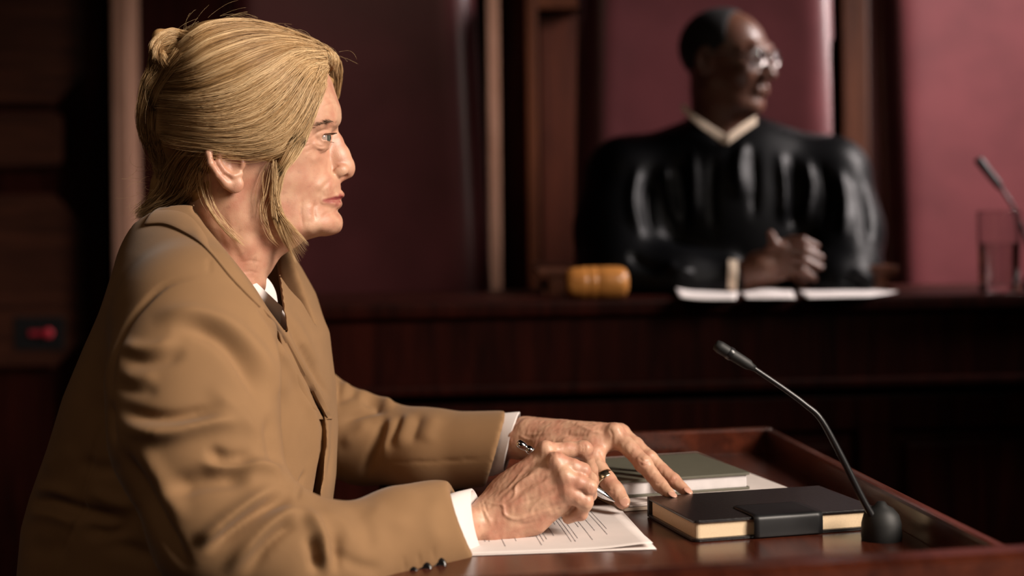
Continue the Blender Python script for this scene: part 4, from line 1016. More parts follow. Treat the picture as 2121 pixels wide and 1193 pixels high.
# eyes
def eye_mat(name, fwd, c):
    m, nt, b = mat_new(name)
    g = nt.nodes.new('ShaderNodeNewGeometry')
    sub = node(nt, 'ShaderNodeVectorMath', _operation='SUBTRACT'); sub.inputs[1].default_value = tuple(c); nt.links.new(g.outputs['Position'], sub.inputs[0])
    nn = node(nt, 'ShaderNodeVectorMath', _operation='NORMALIZE'); nt.links.new(sub.outputs[0], nn.inputs[0])
    dt = node(nt, 'ShaderNodeVectorMath', _operation='DOT_PRODUCT'); dt.inputs[1].default_value = tuple(fwd); nt.links.new(nn.outputs[0], dt.inputs[0])
    r = ramp(nt, dt.outputs['Value'], [(0.60, (0.34, 0.25, 0.21)), (0.72, (0.32, 0.26, 0.23)), (0.745, (0.035, 0.035, 0.03)), (0.93, (0.10, 0.105, 0.085)), (0.965, (0.004, 0.004, 0.004))])
    nt.links.new(r.outputs[0], b.inputs['Base Color']); b.inputs['Roughness'].default_value = 0.06; b.inputs['Coat Weight'].default_value = 0.6
    return m
for s, c in zip((1, -1), EYE):
    fwd = nrm(E_U + 0.10 * s * E_N + 0.03 * E_W)
    f = Field(); f.ell(c, (E_U, E_W, E_N), (12*mm,) * 3, k=0); f.ell(c + fwd * 5.2*mm, (E_U, E_W, E_N), (7.6*mm,) * 3, k=0.0015)
    v, q = surface(f, 0.0009); mesh_obj('eyeball', v, q, eye_mat('eye', fwd, c), woman)
jacket = mesh_obj('jacket', JV, JQ, M_JACKET, woman)
from mathutils.bvhtree import BVHTree
JT = BVHTree.FromPolygons(JV.tolist(), JQ.tolist())
def jhit(pts, fallback=1.55):
    out = []; last = fallback
    for (a, b) in pts:
        d = (a - CX) / F_PX * C_R + (HOR - b) / F_PX * C_U + C_F
        h = JT.ray_cast(Vector(CAM), Vector(nrm(d)))
        if h[0] is not None: last = h[0].y
        out.append(P(a, b, last))
    return np.array(out)
jacket['label'] = 'tan wool blazer'
def hit(field, pts, y0=1.15, y1=2.0, step=0.003):
    """first surface point along each pixel's ray"""
    out = []
    Y = np.arange(y0, y1, step)
    for (a, b) in pts:
        d = (a - CX) / F_PX * C_R + (HOR - b) / F_PX * C_U + C_F
        e = field.ev(CAM + Y[:, None] * d)
        i = np.argmax(e < 0) if (e < 0).any() else len(Y) // 2
        out.append(CAM + Y[i] * d)
    return np.array(out)
def sheet(name, rows, thick, mat, parent, outward=None):
    """cloth sheet through a grid of points (R,C,3), given a thickness and a rounded rim"""
    G = np.asarray(rows, float); R, C, _ = G.shape
    idx = np.arange(R * C).reshape(R, C)
    Qs = np.stack([idx[:-1, :-1], idx[:-1, 1:], idx[1:, 1:], idx[1:, :-1]], -1).reshape(-1, 4)
    V = G.reshape(-1, 3); N = normals(V, Qs)
    if (N * (CAM - V)).sum() < 0: N = -N; Qs = Qs[:, ::-1]
    o = mesh_obj(name, V, Qs, mat, parent)
    so = o.modifiers.new('thickness', 'SOLIDIFY'); so.thickness = thick; so.offset = 0.0
    bv = o.modifiers.new('rim', 'BEVEL'); bv.width = thick * 0.35; bv.segments = 2; bv.limit_method = 'ANGLE'
    return o
def tube_shell(name, rings, thick, mat, parent, sides=48, e=2.0):
    """open tube: rings of (centre, half-vector a, half-vector b)"""
    t = np.arange(sides) * 2 * np.pi / sides; V = []
    ca, sa = np.cos(t), np.sin(t)
    for c, a, b in rings: V.append(np.asarray(c) + ca[:, None] * np.asarray(a) + sa[:, None] * np.asarray(b))
    n = len(rings); idx = np.arange(n * sides).reshape(n, sides)
    Qs = np.stack([idx[:-1], np.roll(idx[:-1], -1, 1), np.roll(idx[1:], -1, 1), idx[1:]], -1).reshape(-1, 4)
    o = mesh_obj(name, np.concatenate(V), Qs, mat, parent)
    so = o.modifiers.new('thickness', 'SOLIDIFY'); so.thickness = thick; so.offset = -1.0 if True else 1.0
    bv = o.modifiers.new('rim', 'BEVEL'); bv.width = thick * 0.4; bv.segments = 2; bv.limit_method = 'ANGLE'
    return o
# jacket collar: outer and inner edge, lifted off the cloth
def along(pts, n): return catmull(pts, n)
outer = along([(300, 466), (345, 466), (399, 492), (439, 526), (479, 573), (520, 616), (540, 636)], 40)
inner = along([(330, 432), (372, 430), (402, 438), (428, 474), (468, 524), (508, 577), (537, 622)], 40)
o3 = jhit(outer); o3[:, 1] -= 0.0025
ny = np.interp(np.linspace(0, 1, 40), [0, .2, .4, .6, .8, 1], [1.53, 1.525, 1.526, 1.526, 1.524, 1.515])
i3 = np.array([P(a, b, y) for (a, b), y in zip(inner, ny)])
rows = []
for t in np.linspace(0, 1, 9):
    row = o3 * (1 - t) + i3 * t
    row = row + np.array([0, -1, 0.6]) * 0.004 * math.sin(math.pi * t)
    rows.append(row)
rows.append(i3 + np.array([0.002, 0.010, -0.012])); rows.append(i3 + np.array([0.001, 0.014, -0.03]))
sheet('collar', np.array(rows), 0.0028, M_JACKET, jacket)
# front edges: near panel lapping over, far lapel behind it
def lapel(edge, width, lift, sgn=-1):
    E = along(edge, 44); rows = []; width = np.interp(np.linspace(0, 1, 44), np.linspace(0, 1, len(width)), width)[:, None]
    for t in (0.0, 0.2, 0.4, 0.6, 0.8, 0.93, 1.0):
        pts = E + sgn * width * (1 - t) * np.array([1.0, 0.0]); h3 = jhit(pts)
        yy = np.convolve(np.pad(h3[:, 1], 4, mode='edge'), np.ones(9) / 9, 'valid')
        tp = np.clip(np.minimum(np.arange(44), 43 - np.arange(44)) / 6.0, 0.25, 1)
        yy = yy - (lift * tp * t ** 1.5 - 0.006 * (1 - t) ** 2)
        rows.append(np.array([P(a, b, y) for (a, b), y in zip(pts, yy)]))
    last = rows[-1]; prev = rows[-2]
    rows.append(last + (last - prev) * 0.05 + np.array([0, 0.003, 0])); rows.append(prev + np.array([0, 0.007, 0]))
    return sheet('lapel', np.array(rows), 0.0020, M_JACKET, jacket)
lapel([(545, 640), (585, 686), (638, 772), (672, 835), (688, 868)], [3, 10, 40, 44, 40], 0.0100)
# shirt collar leaf and front
M_SH = M_SHIRT
leafA = along([(512, 572), (532, 588), (556, 610), (585, 637)], 16); leafB = along([(520, 600), (540, 630), (560, 660), (579, 686)], 16)
rows = [np.array([P(*((1 - t) * leafA[i] + t * leafB[i]), 1.548 + 0.010 * (i / 15.0) - 0.004 * math.sin(math.pi * t)) for i in range(16)]) for t in np.linspace(0, 1, 8)]
shirt = sheet('shirt_collar', np.array(rows), 0.002, M_SH, woman)
shirt['label'] = 'white shirt collar'
leafA = along([(546, 570), (560, 584), (570, 604), (574, 626)], 12); leafB = along([(540, 590), (552, 606), (560, 622), (566, 640)], 12)
rows = [np.array([P(*((1 - t) * leafA[i] + t * leafB[i]), 1.600 - 0.015 * t) for i in range(12)]) for t in np.linspace(0, 1, 6)]
sheet('shirt_collar', np.array(rows), 0.002, M_SH, woman)
f = Field(); f.chain([P(520, 640, 1.59), P(600, 800, 1.60)], [28*mm, 40*mm], k=0.0)
v, q = surface(f, 0.005); mesh_obj('shirt_front', v, q, M_SH, woman)
# shirt cuffs
def ring(a, b, Y, depth):
    pa, pb = P(*a, Y), P(*b, Y); c = (pa + pb) / 2; return (c, (pa - pb) / 2, np.array([0.12, 1, 0]) * depth)
tube_shell('shirt_cuff', [ring((925, 1030), (962, 1164), 1.423, 0.031), ring((950, 1023), (983, 1154), 1.437, 0.034), ring((977, 1017), (1004, 1139), 1.455, 0.035)], 0.0022, M_SH, woman)
tube_shell('shirt_cuff', [ring((1005, 862), (990, 985), 1.722, 0.027), ring((1040, 860), (1022, 981), 1.711, 0.028), ring((1076, 857), (1045, 972), 1.699, 0.030)], 0.0022, M_SH, woman)
# sleeve buttons
M_BTN = plain('black_button', (0.008, 0.007, 0.007), rough=0.18)
for (a, b) in ((908, 1172), (878, 1181), (850, 1190)):
    c = jhit([(a, b)])[0]; ax = nrm(CAM - c + np.array([0, 0, 0.25]))
    v, q = lathe([(0.0001, 0.0022), (0.003, 0.0022), (0.0045, 0.0032), (0.0068, 0.0030), (0.0078, 0.0012), (0.0076, -0.0008), (0.0070, -0.0016), (0.0001, -0.0018)], c + ax * 0.002, ax, 28)
    mesh_obj('sleeve_button', v, q, M_BTN, jacket)
# finger nails and ring
M_NAIL = plain('finger_nail', (0.55, 0.30, 0.22), rough=0.25, noise=0.03)
def nail(c, along_v, up_v, l, w):
    a = nrm(along_v); u = nrm(np.asarray(up_v) - (np.asarray(up_v) @ a) * a); s = np.cross(a, u)
    f = Field(); f.ell(c, (a, s, u), (l, w, 0.0016), k=0); v, q = surface(f, 0.0007); mesh_obj('fingernail', v, q, M_NAIL, woman)
nail(J(1530, 622, 1.556), J(1512, 622, 1.563) - J(1445, 558, 1.577), (0.3, -0.5, 0.9), 0.0062, 0.0048)
nail(J(1640, 596, 1.576), J(1625, 602, 1.582) - J(1540, 528, 1.594), (0.3, -0.5, 0.9), 0.0060, 0.0046)
nail(J(1190, 675, 1.558), J(1182, 672, 1.566) - J(1130, 600, 1.577), (0.1, -1.0, 0.25), 0.0070, 0.0052)
M_RING = plain('ring_metal', (0.62, 0.50, 0.34), rough=0.22, metal=1.0, noise=0.15, scale=400)
ra, rb = J(1034, 492, 1.592), J(1070, 540, 1.586); ax = nrm(rb - ra); c = (ra + rb) / 2
v, q = lathe([(0.0098, -0.0046), (0.0114, -0.0046), (0.0119, -0.003), (0.0119, 0.003), (0.0114, 0.0046), (0.0098, 0.0046), (0.0098, -0.0046)], c, ax, 40)
mesh_obj('ring', v, q, M_RING, woman)
# ------------------------------------------------------------------ the woman: hair
def c1(x, y): return 240 + x / 2.1304, y / 2.1304
_hgrid = lambda px, py: math.sqrt(max(_hg[int(round((px - 320) / 2)), int(round((py - 40) / 2))], 0.0))
HAIR_SIL = [c1(*p) for p in ((985,245),(945,222),(900,195),(860,182),(780,152),(700,118),(600,92),(500,84),(420,94),(360,112),(320,142),(290,170),(250,230),(215,300),(190,370),(165,450),(160,530),(175,620),(215,700),(270,760),(330,850))]
HAIRLINE = [(706,132),(690,140),(676,150),(655,195),(636,244),(622,291),(604,330),(580,345),(545,336),(520,322),(500,312),(470,302),(440,302),(430,320),(428,350),(424,385),(412,415),(396,440)]
ctrl = [(x, y, 0.0) for x, y in HAIR_SIL]
ctrl += [(500,75,48),(500,110,71),(500,160,86),(500,220,92),(500,270,90),(560,100,58),(560,150,79),(560,210,87),(560,265,84),(610,115,56),(615,160,70),(610,210,77),(600,260,78),(575,300,78),(650,125,44),(645,165,60),(630,210,69),(615,255,72),
         (430,80,52),(430,130,72),(430,190,84),(430,250,87),(430,285,84),(380,120,50),(380,180,64),(375,250,66),(385,310,62),(350,180,36),(340,250,36),(350,320,34),(400,350,56),(400,400,44),(675,125,32),(690,120,20),(520,300,83),(470,290,84)]
hl = np.array(HAIRLINE, float); tg = np.gradient(hl, axis=0); tg /= np.linalg.norm(tg, axis=1)[:, None]; nrm_out = np.stack([-tg[:, 1], tg[:, 0]], 1)
cen = np.array([500, 190]); 
for p, n in zip(hl[1:], nrm_out[1:]):
    if (p - cen) @ n < 0: n = -n
    for d, off in ((14, -7), (0, 0.5)):
        q = p + n * d
        if 322 < q[0] < 756 and 42 < q[1] < 690: ctrl.append((q[0], q[1], max(_hgrid(*q) + off, 0)))
ctrl += [(x, y, max(_hgrid(x, y) - 8, 0)) for x, y in ((680,220),(660,260),(640,320),(600,400),(540,400),(480,380),(560,470),(640,420),(480,460),(440,460),(690,300),(680,360))]
ctrl += [(x, y, -45) for x, y in ((735,120),(740,160),(735,210),(735,260),(750,330),(740,400),(735,450),(720,500),(660,510),(740,80),(690,60),(620,40),(540,26),(440,26),(370,40))]
ctrl += [(x, y, -12) for x, y in ((712,150),(712,185),(716,230))]
for (x, y, g) in HEAD_RELIEF:
    if x > np.interp(y, [130, 150, 197, 244, 291, 333, 360, 700], [720, 690, 668, 650, 636, 618, 560, 560]) and y > 140: ctrl.append((x, y, g - 8 if g > 8 else -12))
_hair_g = relief_grid(ctrl, 270, 760, 20, 520, 2.0)
HAIR = Field()
_c = [H(a, b, n) for a in (275, 725) for b in (25, 510) for n in (-105, 105)]
HAIR.add(relief_fn(_hair_g, 270, 20, 2.0, to_head, HS), np.min(_c, 0), np.max(_c, 0), k=0.0)
# the twisted roll at the back of the head, its curl on top and the loose nape
HAIR.chain([H(360, 92, 6), H(342, 128, 10), H(331, 180, 8), H(328, 235, 4), H(332, 285, 0), H(344, 325, 0)], [10*mm, 12*mm, 15*mm, 17*mm, 15.5*mm, 12*mm], k=0.010)
HAIR.chain([H(330, 108, 26), H(338, 84, 22), H(362, 80, 14), H(384, 84, 8)], [5.5*mm, 7*mm, 7.5*mm, 7*mm], k=0.005)
HAIR.chain([H(330, 108, 26), H(340, 130, 30), H(356, 150, 36)], [7*mm, 6.5*mm, 6*mm], k=0.005)
HAIR.ell(H(348, 103, 32), (E_U, E_W, E_N), (5.5*mm, 8.5*mm, 8*mm), k=0.005, op='s')
HAIR.chain([H(368, 340, 10), H(350, 385, 8), H(335, 425, 4), H(315, 446, 2)], [17*mm, 15*mm, 12*mm, 6*mm], k=0.010)
HV, HQ = surface(HAIR, 0.0018)
def hair_mat(name, dark, mid, light, rough=0.42):
    m, nt, b = mat_new(name)
    at = node(nt, 'ShaderNodeAttribute', _attribute_name='tone')
    r = ramp(nt, at.outputs['Fac'], [(0.0, dark), (0.5, mid), (1.0, light)]); nt.links.new(r.outputs[0], b.inputs['Base Color'])
    b.inputs['Roughness'].default_value = rough; b.inputs['Specular IOR Level'].default_value = 0.4
    return m
M_HAIR = hair_mat('blonde_hair', (0.13, 0.060, 0.021), (0.40, 0.235, 0.100), (0.80, 0.58, 0.33))
hair = mesh_obj('hair', HV, HQ, M_HAIR, woman, attrs={'tone': np.full(len(HV), 0.38)})
hair['label'] = 'blonde hair pinned up in a loose twist'
ALLF = Field(); ALLF.p = HAIR.p + BODY.p[:120]
def hit_head(pts, lift, y0=1.40, y1=1.70, step=0.0025):
    Y = np.arange(y0, y1, step); out = []; last = None
    for (a, b) in pts:
        d = (a - CX) / F_PX * C_R + (HOR - b) / F_PX * C_U + C_F
        e = ALLF.ev(CAM + Y[:, None] * d)
        if (e < 0).any():
            i = int(np.argmax(e < 0)); t = e[i - 1] / (e[i - 1] - e[i]) if i > 0 else 0
            y = Y[i - 1] + t * step if i > 0 else Y[0]
        else: y = last if last is not None else HO[1] - 0.01
        last = y
        out.append(y)
    y = np.array(out); k = np.array([1, 2, 3, 2, 1.0]) / 9
    y = np.convolve(np.pad(y, 2, mode='edge'), k, 'valid') - lift
    return np.array([P(a, b, yy) for (a, b), yy in zip(pts, y)])
rng = np.random.default_rng(11)
S_path = []; S_rad = []; S_tone = []
def lock(guides, n, K=15, lift=(0.0005, 0.003), spread=0.0016, rad=0.00019, tone=(0.15, 0.95), gl=0.001, conv=c1, jit=0.06, ends=0.10, tipin=0.15):
    G = []
    for g in guides:
        px = catmull([conv(*p) for p in g], 26); G.append(hit_head(px, gl))
    G = np.array(G)                                   # guides x 26 x 3
    if len(G) == 1: G = np.concatenate([G, G + 0.001])
    u = rng.uniform(0, len(G) - 1, n); i = np.minimum(u.astype(int), len(G) - 2); f = (u - i)[:, None, None]
    f = f * f * (3 - 2 * f) * 0.5 + f * 0.5
    base = G[i] * (1 - f) + G[i + 1] * f
    t0 = rng.uniform(0, ends, n); t1 = 1 - rng.uniform(0, ends, n)
    tt = t0[:, None] + (t1 - t0)[:, None] * np.linspace(0, 1, K)[None]
    x = tt * 25; j = np.minimum(x.astype(int), 24); fr = (x - j)[..., None]
    r_ = np.arange(n)[:, None]
    path = base[r_, j] * (1 - fr) + base[r_, j + 1] * fr
    # strands wander slightly and lie at different heights; neighbours clump together
    ph = rng.uniform(0, 6.28, (n, 1)); cl = np.sin(u * 37.0)[:, None]
    out = E_N * 1.0
    lf = rng.uniform(lift[0], lift[1], n)[:, None] * (1 + 0.5 * cl) + 0.0012 * np.sin(u * 61.0 + 2.0)[:, None] * np.sin(tt * 5 + u[:, None] * 3)
    path = path + out * lf[..., None]
    w = spread * (np.sin(tt * 6 + ph) * 0.5 + np.sin(tt * 17 + ph * 2.1) * 0.12 + rng.normal(0, 0.7, (n, 1)))
    d = np.gradient(path, axis=1); d /= np.maximum(np.linalg.norm(d, axis=2, keepdims=True), 1e-9)
    sidev = np.cross(d, E_N)
    path = path + sidev * w[..., None]
    S_path.append(path); S_rad.append(rad * rng.uniform(0.6, 1.4, (n, 1)) * np.clip(np.minimum((1 - np.linspace(0, 1, K)) / tipin, 1), 0.15, 1)[None])
    tn = tone[0] + (tone[1] - tone[0]) * np.clip(0.5 + 0.20 * np.sin(u * 9.1 + 1) + 0.26 * np.sin(u * 31.7) * np.sin(u * 5.3) + rng.normal(0, 0.22, n), 0, 1)
    S_tone.append(np.repeat(tn[:, None], K, 1))
LA = [[(880,186),(700,116),(560,88),(430,98),(340,140),(270,200)], [(905,200),(760,160),(600,150),(440,190),(320,262),(215,320)], [(930,225),(790,190),(640,220),(480,290),(340,345),(195,360)],
      [(935,245),(800,240),(680,310),(520,400),(360,440),(170,430)], [(938,262),(830,280),(730,380),(590,480),(420,520),(165,500)], [(935,280),(850,330),(770,460),(650,560),(470,590),(180,575)],
      [(932,295),(870,380),(800,530),(690,610),(520,640),(250,625),(190,600)], [(928,310),(872,425),(808,575),(712,660),(600,682),(500,668),(400,655),(260,650)]]
lock(LA, 6800, K=13, lift=(0.0003, 0.0042), spread=0.0016)
lock([[(800,160),(870,178),(915,205),(938,240),(940,285)], [(830,172),(900,195),(945,235),(950,290)], [(880,190),(930,215),(962,250),(958,310)], [(900,200),(950,225),(980,262),(975,330)]], 520, K=12, tone=(0.4, 1.0), lift=(0.0005, 0.003), spread=0.001)
lock(LA[3:], 700, K=14, lift=(0.003, 0.007), spread=0.006, tone=(0.45, 1.0), jit=0.1)
lock([[(905,262),(850,330),(780,480),(700,600),(600,670)], [(925,290),(870,420),(800,580),(735,660),(690,690)]], 700, tone=(0.3, 1.0), lift=(0.001, 0.004))
LB = [[(905,280),(845,440),(780,600),(715,730),(688,820),(684,900),(700,985),(745,1090)], [(915,285),(855,455),(795,620),(722,750),(700,830),(698,910),(722,1010),(780,1130)], [(922,295),(868,455),(808,620),(734,760),(712,840),(710,915),(740,1020),(800,1180)],
      [(932,325),(880,470),(820,640),(748,755),(728,830),(722,890),(765,1005),(850,1105)]]
lock(LB, 380, K=20, lift=(0.003, 0.006), spread=0.0007, tone=(0.5, 1.0), gl=0.003, ends=0.07, rad=0.00017)
lock([[(925,300),(860,460),(800,620),(735,745)], [(935,340),(885,480),(825,640),(752,745)]], 420, K=14, lift=(0.002, 0.005), tone=(0.5, 1.0), gl=0.002, ends=0.2)
lock([[(760,660),(690,740),(660,830),(655,930),(690,1040)]], 8, K=16, lift=(0.003, 0.005), spread=0.006, tone=(0.3, 0.8), gl=0.003)
lock([[(700,700),(700,830),(705,900),(735,960),(850,1090)]], 60, K=16, lift=(0.004, 0.006), tone=(0.7, 1.0), gl=0.004, spread=0.002)
lock([[(690,720),(670,850),(650,930),(680,1040),(730,1100)]], 9, K=16, lift=(0.003, 0.005), tone=(0.5, 1.0), gl=0.004, spread=0.003)
lock([[(385,690),(370,790),(408,915),(480,1015),(565,1088)]], 55, K=16, lift=(0.003, 0.005), tone=(0.6, 1.0), gl=0.003, spread=0.0009)
lock([[(400,700),(385,790),(420,915),(500,1020),(580,1100)]], 14, K=16, lift=(0.003, 0.006), tone=(0.6, 1.0), gl=0.003, spread=0.004)
# twist, curl and nape
lock([[(350,150),(290,140),(220,155),(175,195),(165,255),(190,310)], [(345,175),(290,165),(235,185),(215,230),(235,270),(260,300)]], 500, tone=(0.2, 0.9))
lock([[(270,210),(215,290),(165,380),(125,480),(125,580),(160,690)], [(330,260),(250,340),(200,420),(170,510),(175,610),(215,690)]], 700, tone=(0.1, 0.8))
lock([[(300,140),(240,150),(185,170),(155,225),(158,290),(140,340)], [(260,300),(200,330),(160,380),(130,440)]], 300, tone=(0.2, 0.9))
lock([[(330,640),(260,700),(220,780),(190,850),(130,910),(80,960)], [(400,680),(350,760),(320,830),(280,880),(200,930),(110,965)]], 500, tone=(0.1, 0.7), spread=0.004, lift=(0.0, 0.006))
lock([[(370,700),(300,800),(230,880),(140,930),(60,985)], [(380,760),(340,850),(300,900),(250,930),(170,960)]], 160, tone=(0.3, 0.8), spread=0.007, lift=(0.0, 0.008))
lock([[(300,150),(250,135),(200,150),(165,190),(152,230)], [(320,160),(260,150),(210,170),(180,215),(172,270)]], 350, tone=(0.3, 1.0), lift=(0.001, 0.004))
lock([[(160,230),(160,300),(130,370),(112,460),(108,540),(125,630)], [(200,300),(170,360),(140,430),(125,520),(130,600),(150,680)]], 600, tone=(0.15, 0.85), lift=(0.001, 0.005), spread=0.003)
lock([[(130,560),(140,640),(175,720),(185,790)], [(190,580),(205,660),(225,740),(215,800)]], 200, tone=(0.1, 0.6), lift=(0.0, 0.004), spread=0.004)
# fringe falling on the far side of the brow
def far(guides, n0, n1, n, K=12, tone=(0.1, 0.6)):
    G = np.array([[H(*p, 0) for p in catmull([c1(*q) for q in g], K)] for g in guides])
    u = rng.uniform(0, len(G) - 1, n); i = np.minimum(u.astype(int), len(G) - 2); f = (u - i)[:, None, None]
    p = G[i] * (1 - f) + G[i + 1] * f + rng.uniform(n0, n1, n)[:, None, None] * mm * E_N + rng.normal(0, 0.0007, (n, K, 3)).cumsum(1) * 0.35
    S_path.append(p); S_rad.append(np.full((n, K), 0.00027) * np.linspace(1, 0.5, K)); S_tone.append(np.repeat(rng.uniform(tone[0], tone[1], (n, 1)), K, 1))
far([[(880,190),(930,235),(945,300),(955,360),(965,420)], [(900,190),(955,225),(985,270),(990,340),(976,430)], [(890,185),(945,215),(990,255),(1000,310),(985,400)]], -32, -6, 420)
far([[(860,185),(905,200),(935,240),(935,290)], [(880,185),(935,215),(965,250),(960,300)]], -10, 14, 260, tone=(0.4, 0.95))
# flyaways
fly = []
sil = catmull(HAIR_SIL, 60)
for _ in range(100):
    k = rng.integers(0, 48); a = sil[k]; d = sil[min(k + 6, 59)] - a; d /= np.linalg.norm(d) + 1e-9; nn = np.array([d[1], -d[0]])
    if nn @ (a - cen) < 0: nn = -nn
    L = rng.uniform(25, 75); hgt = rng.uniform(1.5, 9) * (1.8 if rng.random() < 0.15 else 1); t = np.linspace(0, 1, 10); s = 1 if rng.random() < 0.75 else -1
    px = a[None] + d[None] * s * (t * L)[:, None] + nn[None] * (hgt * np.sin(t * rng.uniform(1.6, 3.2)) - 1.5)[:, None]
    n0 = rng.uniform(-30, 45); fly.append([H(x, y, n0 + rng.normal(0, 1)) for x, y in px])
for _ in range(60):
    a = np.array([rng.uniform(285, 400), rng.uniform(330, 440)]); ang = rng.uniform(1.2, 3.4); L = rng.uniform(20, 60); t = np.linspace(0, 1, 10); cv = rng.normal(0, 0.9)
    px = a[None] + np.stack([np.cos(ang + cv * t) * t * L, np.sin(ang + cv * t) * t * L * 0.7], 1)
    n0 = rng.uniform(0, 30); fly.append([H(x, y, n0) for x, y in px])
fly = np.array(fly); S_path.append(fly); S_rad.append(np.full(fly.shape[:2], 0.00009)); S_tone.append(np.full(fly.shape[:2], 0.75))
Vs, Qs, Ts, off = [], [], [], 0
for p, r, t in zip(S_path, S_rad, S_tone):
    v, q = tube_np(p, np.broadcast_to(r, p.shape[:2]), 3)
    Vs.append(v); Qs.append(q + off); Ts.append(np.repeat(t.reshape(-1), 3)); off += len(v)
hs = mesh_obj('hair_strands', np.concatenate(Vs), np.concatenate(Qs), M_HAIR, hair, attrs={'tone': np.concatenate(Ts)})
hs['kind'] = 'stuff'
# brows and lashes
M_BROW = plain('brow_hair', (0.14, 0.075, 0.04), rough=0.6)
def hairs(name, roots, dirs, L, rad):
    n = len(roots); t = np.linspace(0, 1, 5)
    p = roots[:, None] + dirs[:, None] * (t[None, :, None] * L) + np.array([0, 0, 1.0]) * (0.12 * L * t * t)[None, :, None]
    v, q = tube_np(p, np.full((n, 5), rad) * np.linspace(1, 0.4, 5), 3); return mesh_obj(name, v, q, M_BROW, woman)
t = rng.uniform(0, 1, 170); bl = catmull([(690, 252), (678, 253), (665, 257), (652, 264), (641, 272)], 101)
pp = bl[(t * 100).astype(int)] + rng.normal(0, 1, (170, 2)) * np.array([1.0, 1.5]) * (1 - 0.6 * t)[:, None]
rts = hit_head(pp, 0.0002); hairs('eyebrow', rts, np.array([nrm(-E_U * 0.9 + E_N * 0.3 + E_W * (0.25 - 0.5 * a)) for a in t]), 0.0065, 0.00020)
rts = []; dr = []
for a in np.linspace(-0.35, 1.25, 34):
    ax = nrm(E_U * math.cos(a) + E_N * math.sin(a)); c = EYE[0]
    rts.append(c + ax * 13.0*mm + E_W * (3.9 - 0.8 * abs(a - 0.3)) * mm); dr.append(nrm(ax + 0.10 * E_W))
hairs('eyelash', np.array(rts), np.array(dr), 0.0062, 0.00022)
rts = []; dr = []
for a in np.linspace(-0.2, 1.1, 18):
    ax = nrm(E_U * math.cos(a) + E_N * math.sin(a)); rts.append(EYE[0] + ax * 12.8*mm - E_W * 4.4*mm); dr.append(nrm(ax - 0.35 * E_W))
hairs('eyelash', np.array(rts), np.array(dr), 0.0035, 0.00014)
# ------------------------------------------------------------------ the judge
judge = empty('person', 'bespectacled judge in black robe sitting with clasped hands behind the bench', 'person')
JY = 3.12
jh = P(1506, 130, JY)
ya = math.radians(52)
JF = np.array([math.sin(ya), -math.cos(ya), 0.0]); JS = np.array([math.cos(ya), math.sin(ya), 0.0]); JU = np.array([0.0, 0.0, 1.0])   # forward, his left, up
JF = nrm(JF - 0.06 * JU); JU = nrm(np.cross(JF, JS)) * (1 if np.cross(JF, JS)[2] > 0 else -1)
def JH(f, s, w): return jh + (f * JF + s * JS + w * JU) * 0.001
JB = Field(); ax3 = (JF, JS, JU)
JB.ell(JH(-12, 0, 32), ax3, (0.096, 0.077, 0.082), k=0)
JB.ell(JH(22, 0, -28), ax3, (0.070, 0.064, 0.085), k=0.03)
JB.ell(JH(60, 0, -92), ax3, (0.028, 0.034, 0.020), k=0.025)
JB.chain([JH(-5, 52, -60), JH(40, 34, -92)], [0.018, 0.016], k=0.03); JB.chain([JH(-5, -52, -60), JH(40, -34, -92)], [0.018, 0.016], k=0.03)
JB.chain([JH(86, 0, 18), JH(98, 0, -8), JH(106, 0, -26)], [0.009, 0.010, 0.013], k=0.008)
for s in (1, -1):
    JB.ell(JH(95, 14 * s, -28), ax3, (0.012, 0.009, 0.009), k=0.005)
    JB.chain([JH(84, 6 * s, 28), JH(80, 30 * s, 30), JH(62, 52 * s, 22)], [0.009, 0.010, 0.008], k=0.012)
    JB.ell(JH(80, 33 * s, 10), ax3, (0.012, 0.019, 0.012), k=0.010, op='s')
    JB.ell(JH(68, 33 * s, 10), ax3, (0.0135,) * 3, k=0.003)
    JB.ell(JH(64, 42 * s, -22), ax3, (0.020, 0.020, 0.016), k=0.02)
    JB.chain([JH(93, 0, -53), JH(86, 18 * s, -55), JH(76, 28 * s, -57)], [0.0075, 0.0065, 0.003], k=0.005)
    JB.chain([JH(91, 0, -64), JH(84, 17 * s, -63), JH(76, 27 * s, -59)], [0.0085, 0.0075, 0.003], k=0.005)
    JB.ell(JH(-10, 80 * s, -2), (nrm(JF - 0.2 * JS * s), nrm(JS * s + .4 * JF), JU), (0.020, 0.008, 0.032), k=0.005)
    JB.ell(JH(-6, 86 * s, 0), ax3, (0.010, 0.006, 0.018), k=0.004, op='s')
    JB.chain([JH(92, 12 * s, -38), JH(76, 33 * s, -58)], [0.002, 0.002], k=0.006, op='s')
nb_ = P(1500, 330, JY + 0.02)
JB.cone(JH(-22, 0, -60), nb_, 0.058, 0.066, k=0.03)
JB.chain([nb_, P(1500, 420, JY)], [0.066, 0.10], k=0.03)
# clasped hands (joints in pixels at bench depth)
HYJ = 2.925
def jp(a, b, dy=0.0): return P(a, b, HYJ + dy)
JB.chain([P(1500, 420, JY), P(1340, 400, JY), P(1320, 560, 3.02), P(1540, 575, HYJ + 0.03)], [0.06, 0.045, 0.04, 0.030], k=0.02)
JB.chain([P(1500, 420, JY), P(1690, 400, JY), P(1740, 570, 3.02), P(1695, 585, HYJ + 0.03)], [0.06, 0.045, 0.04, 0.028], k=0.02)
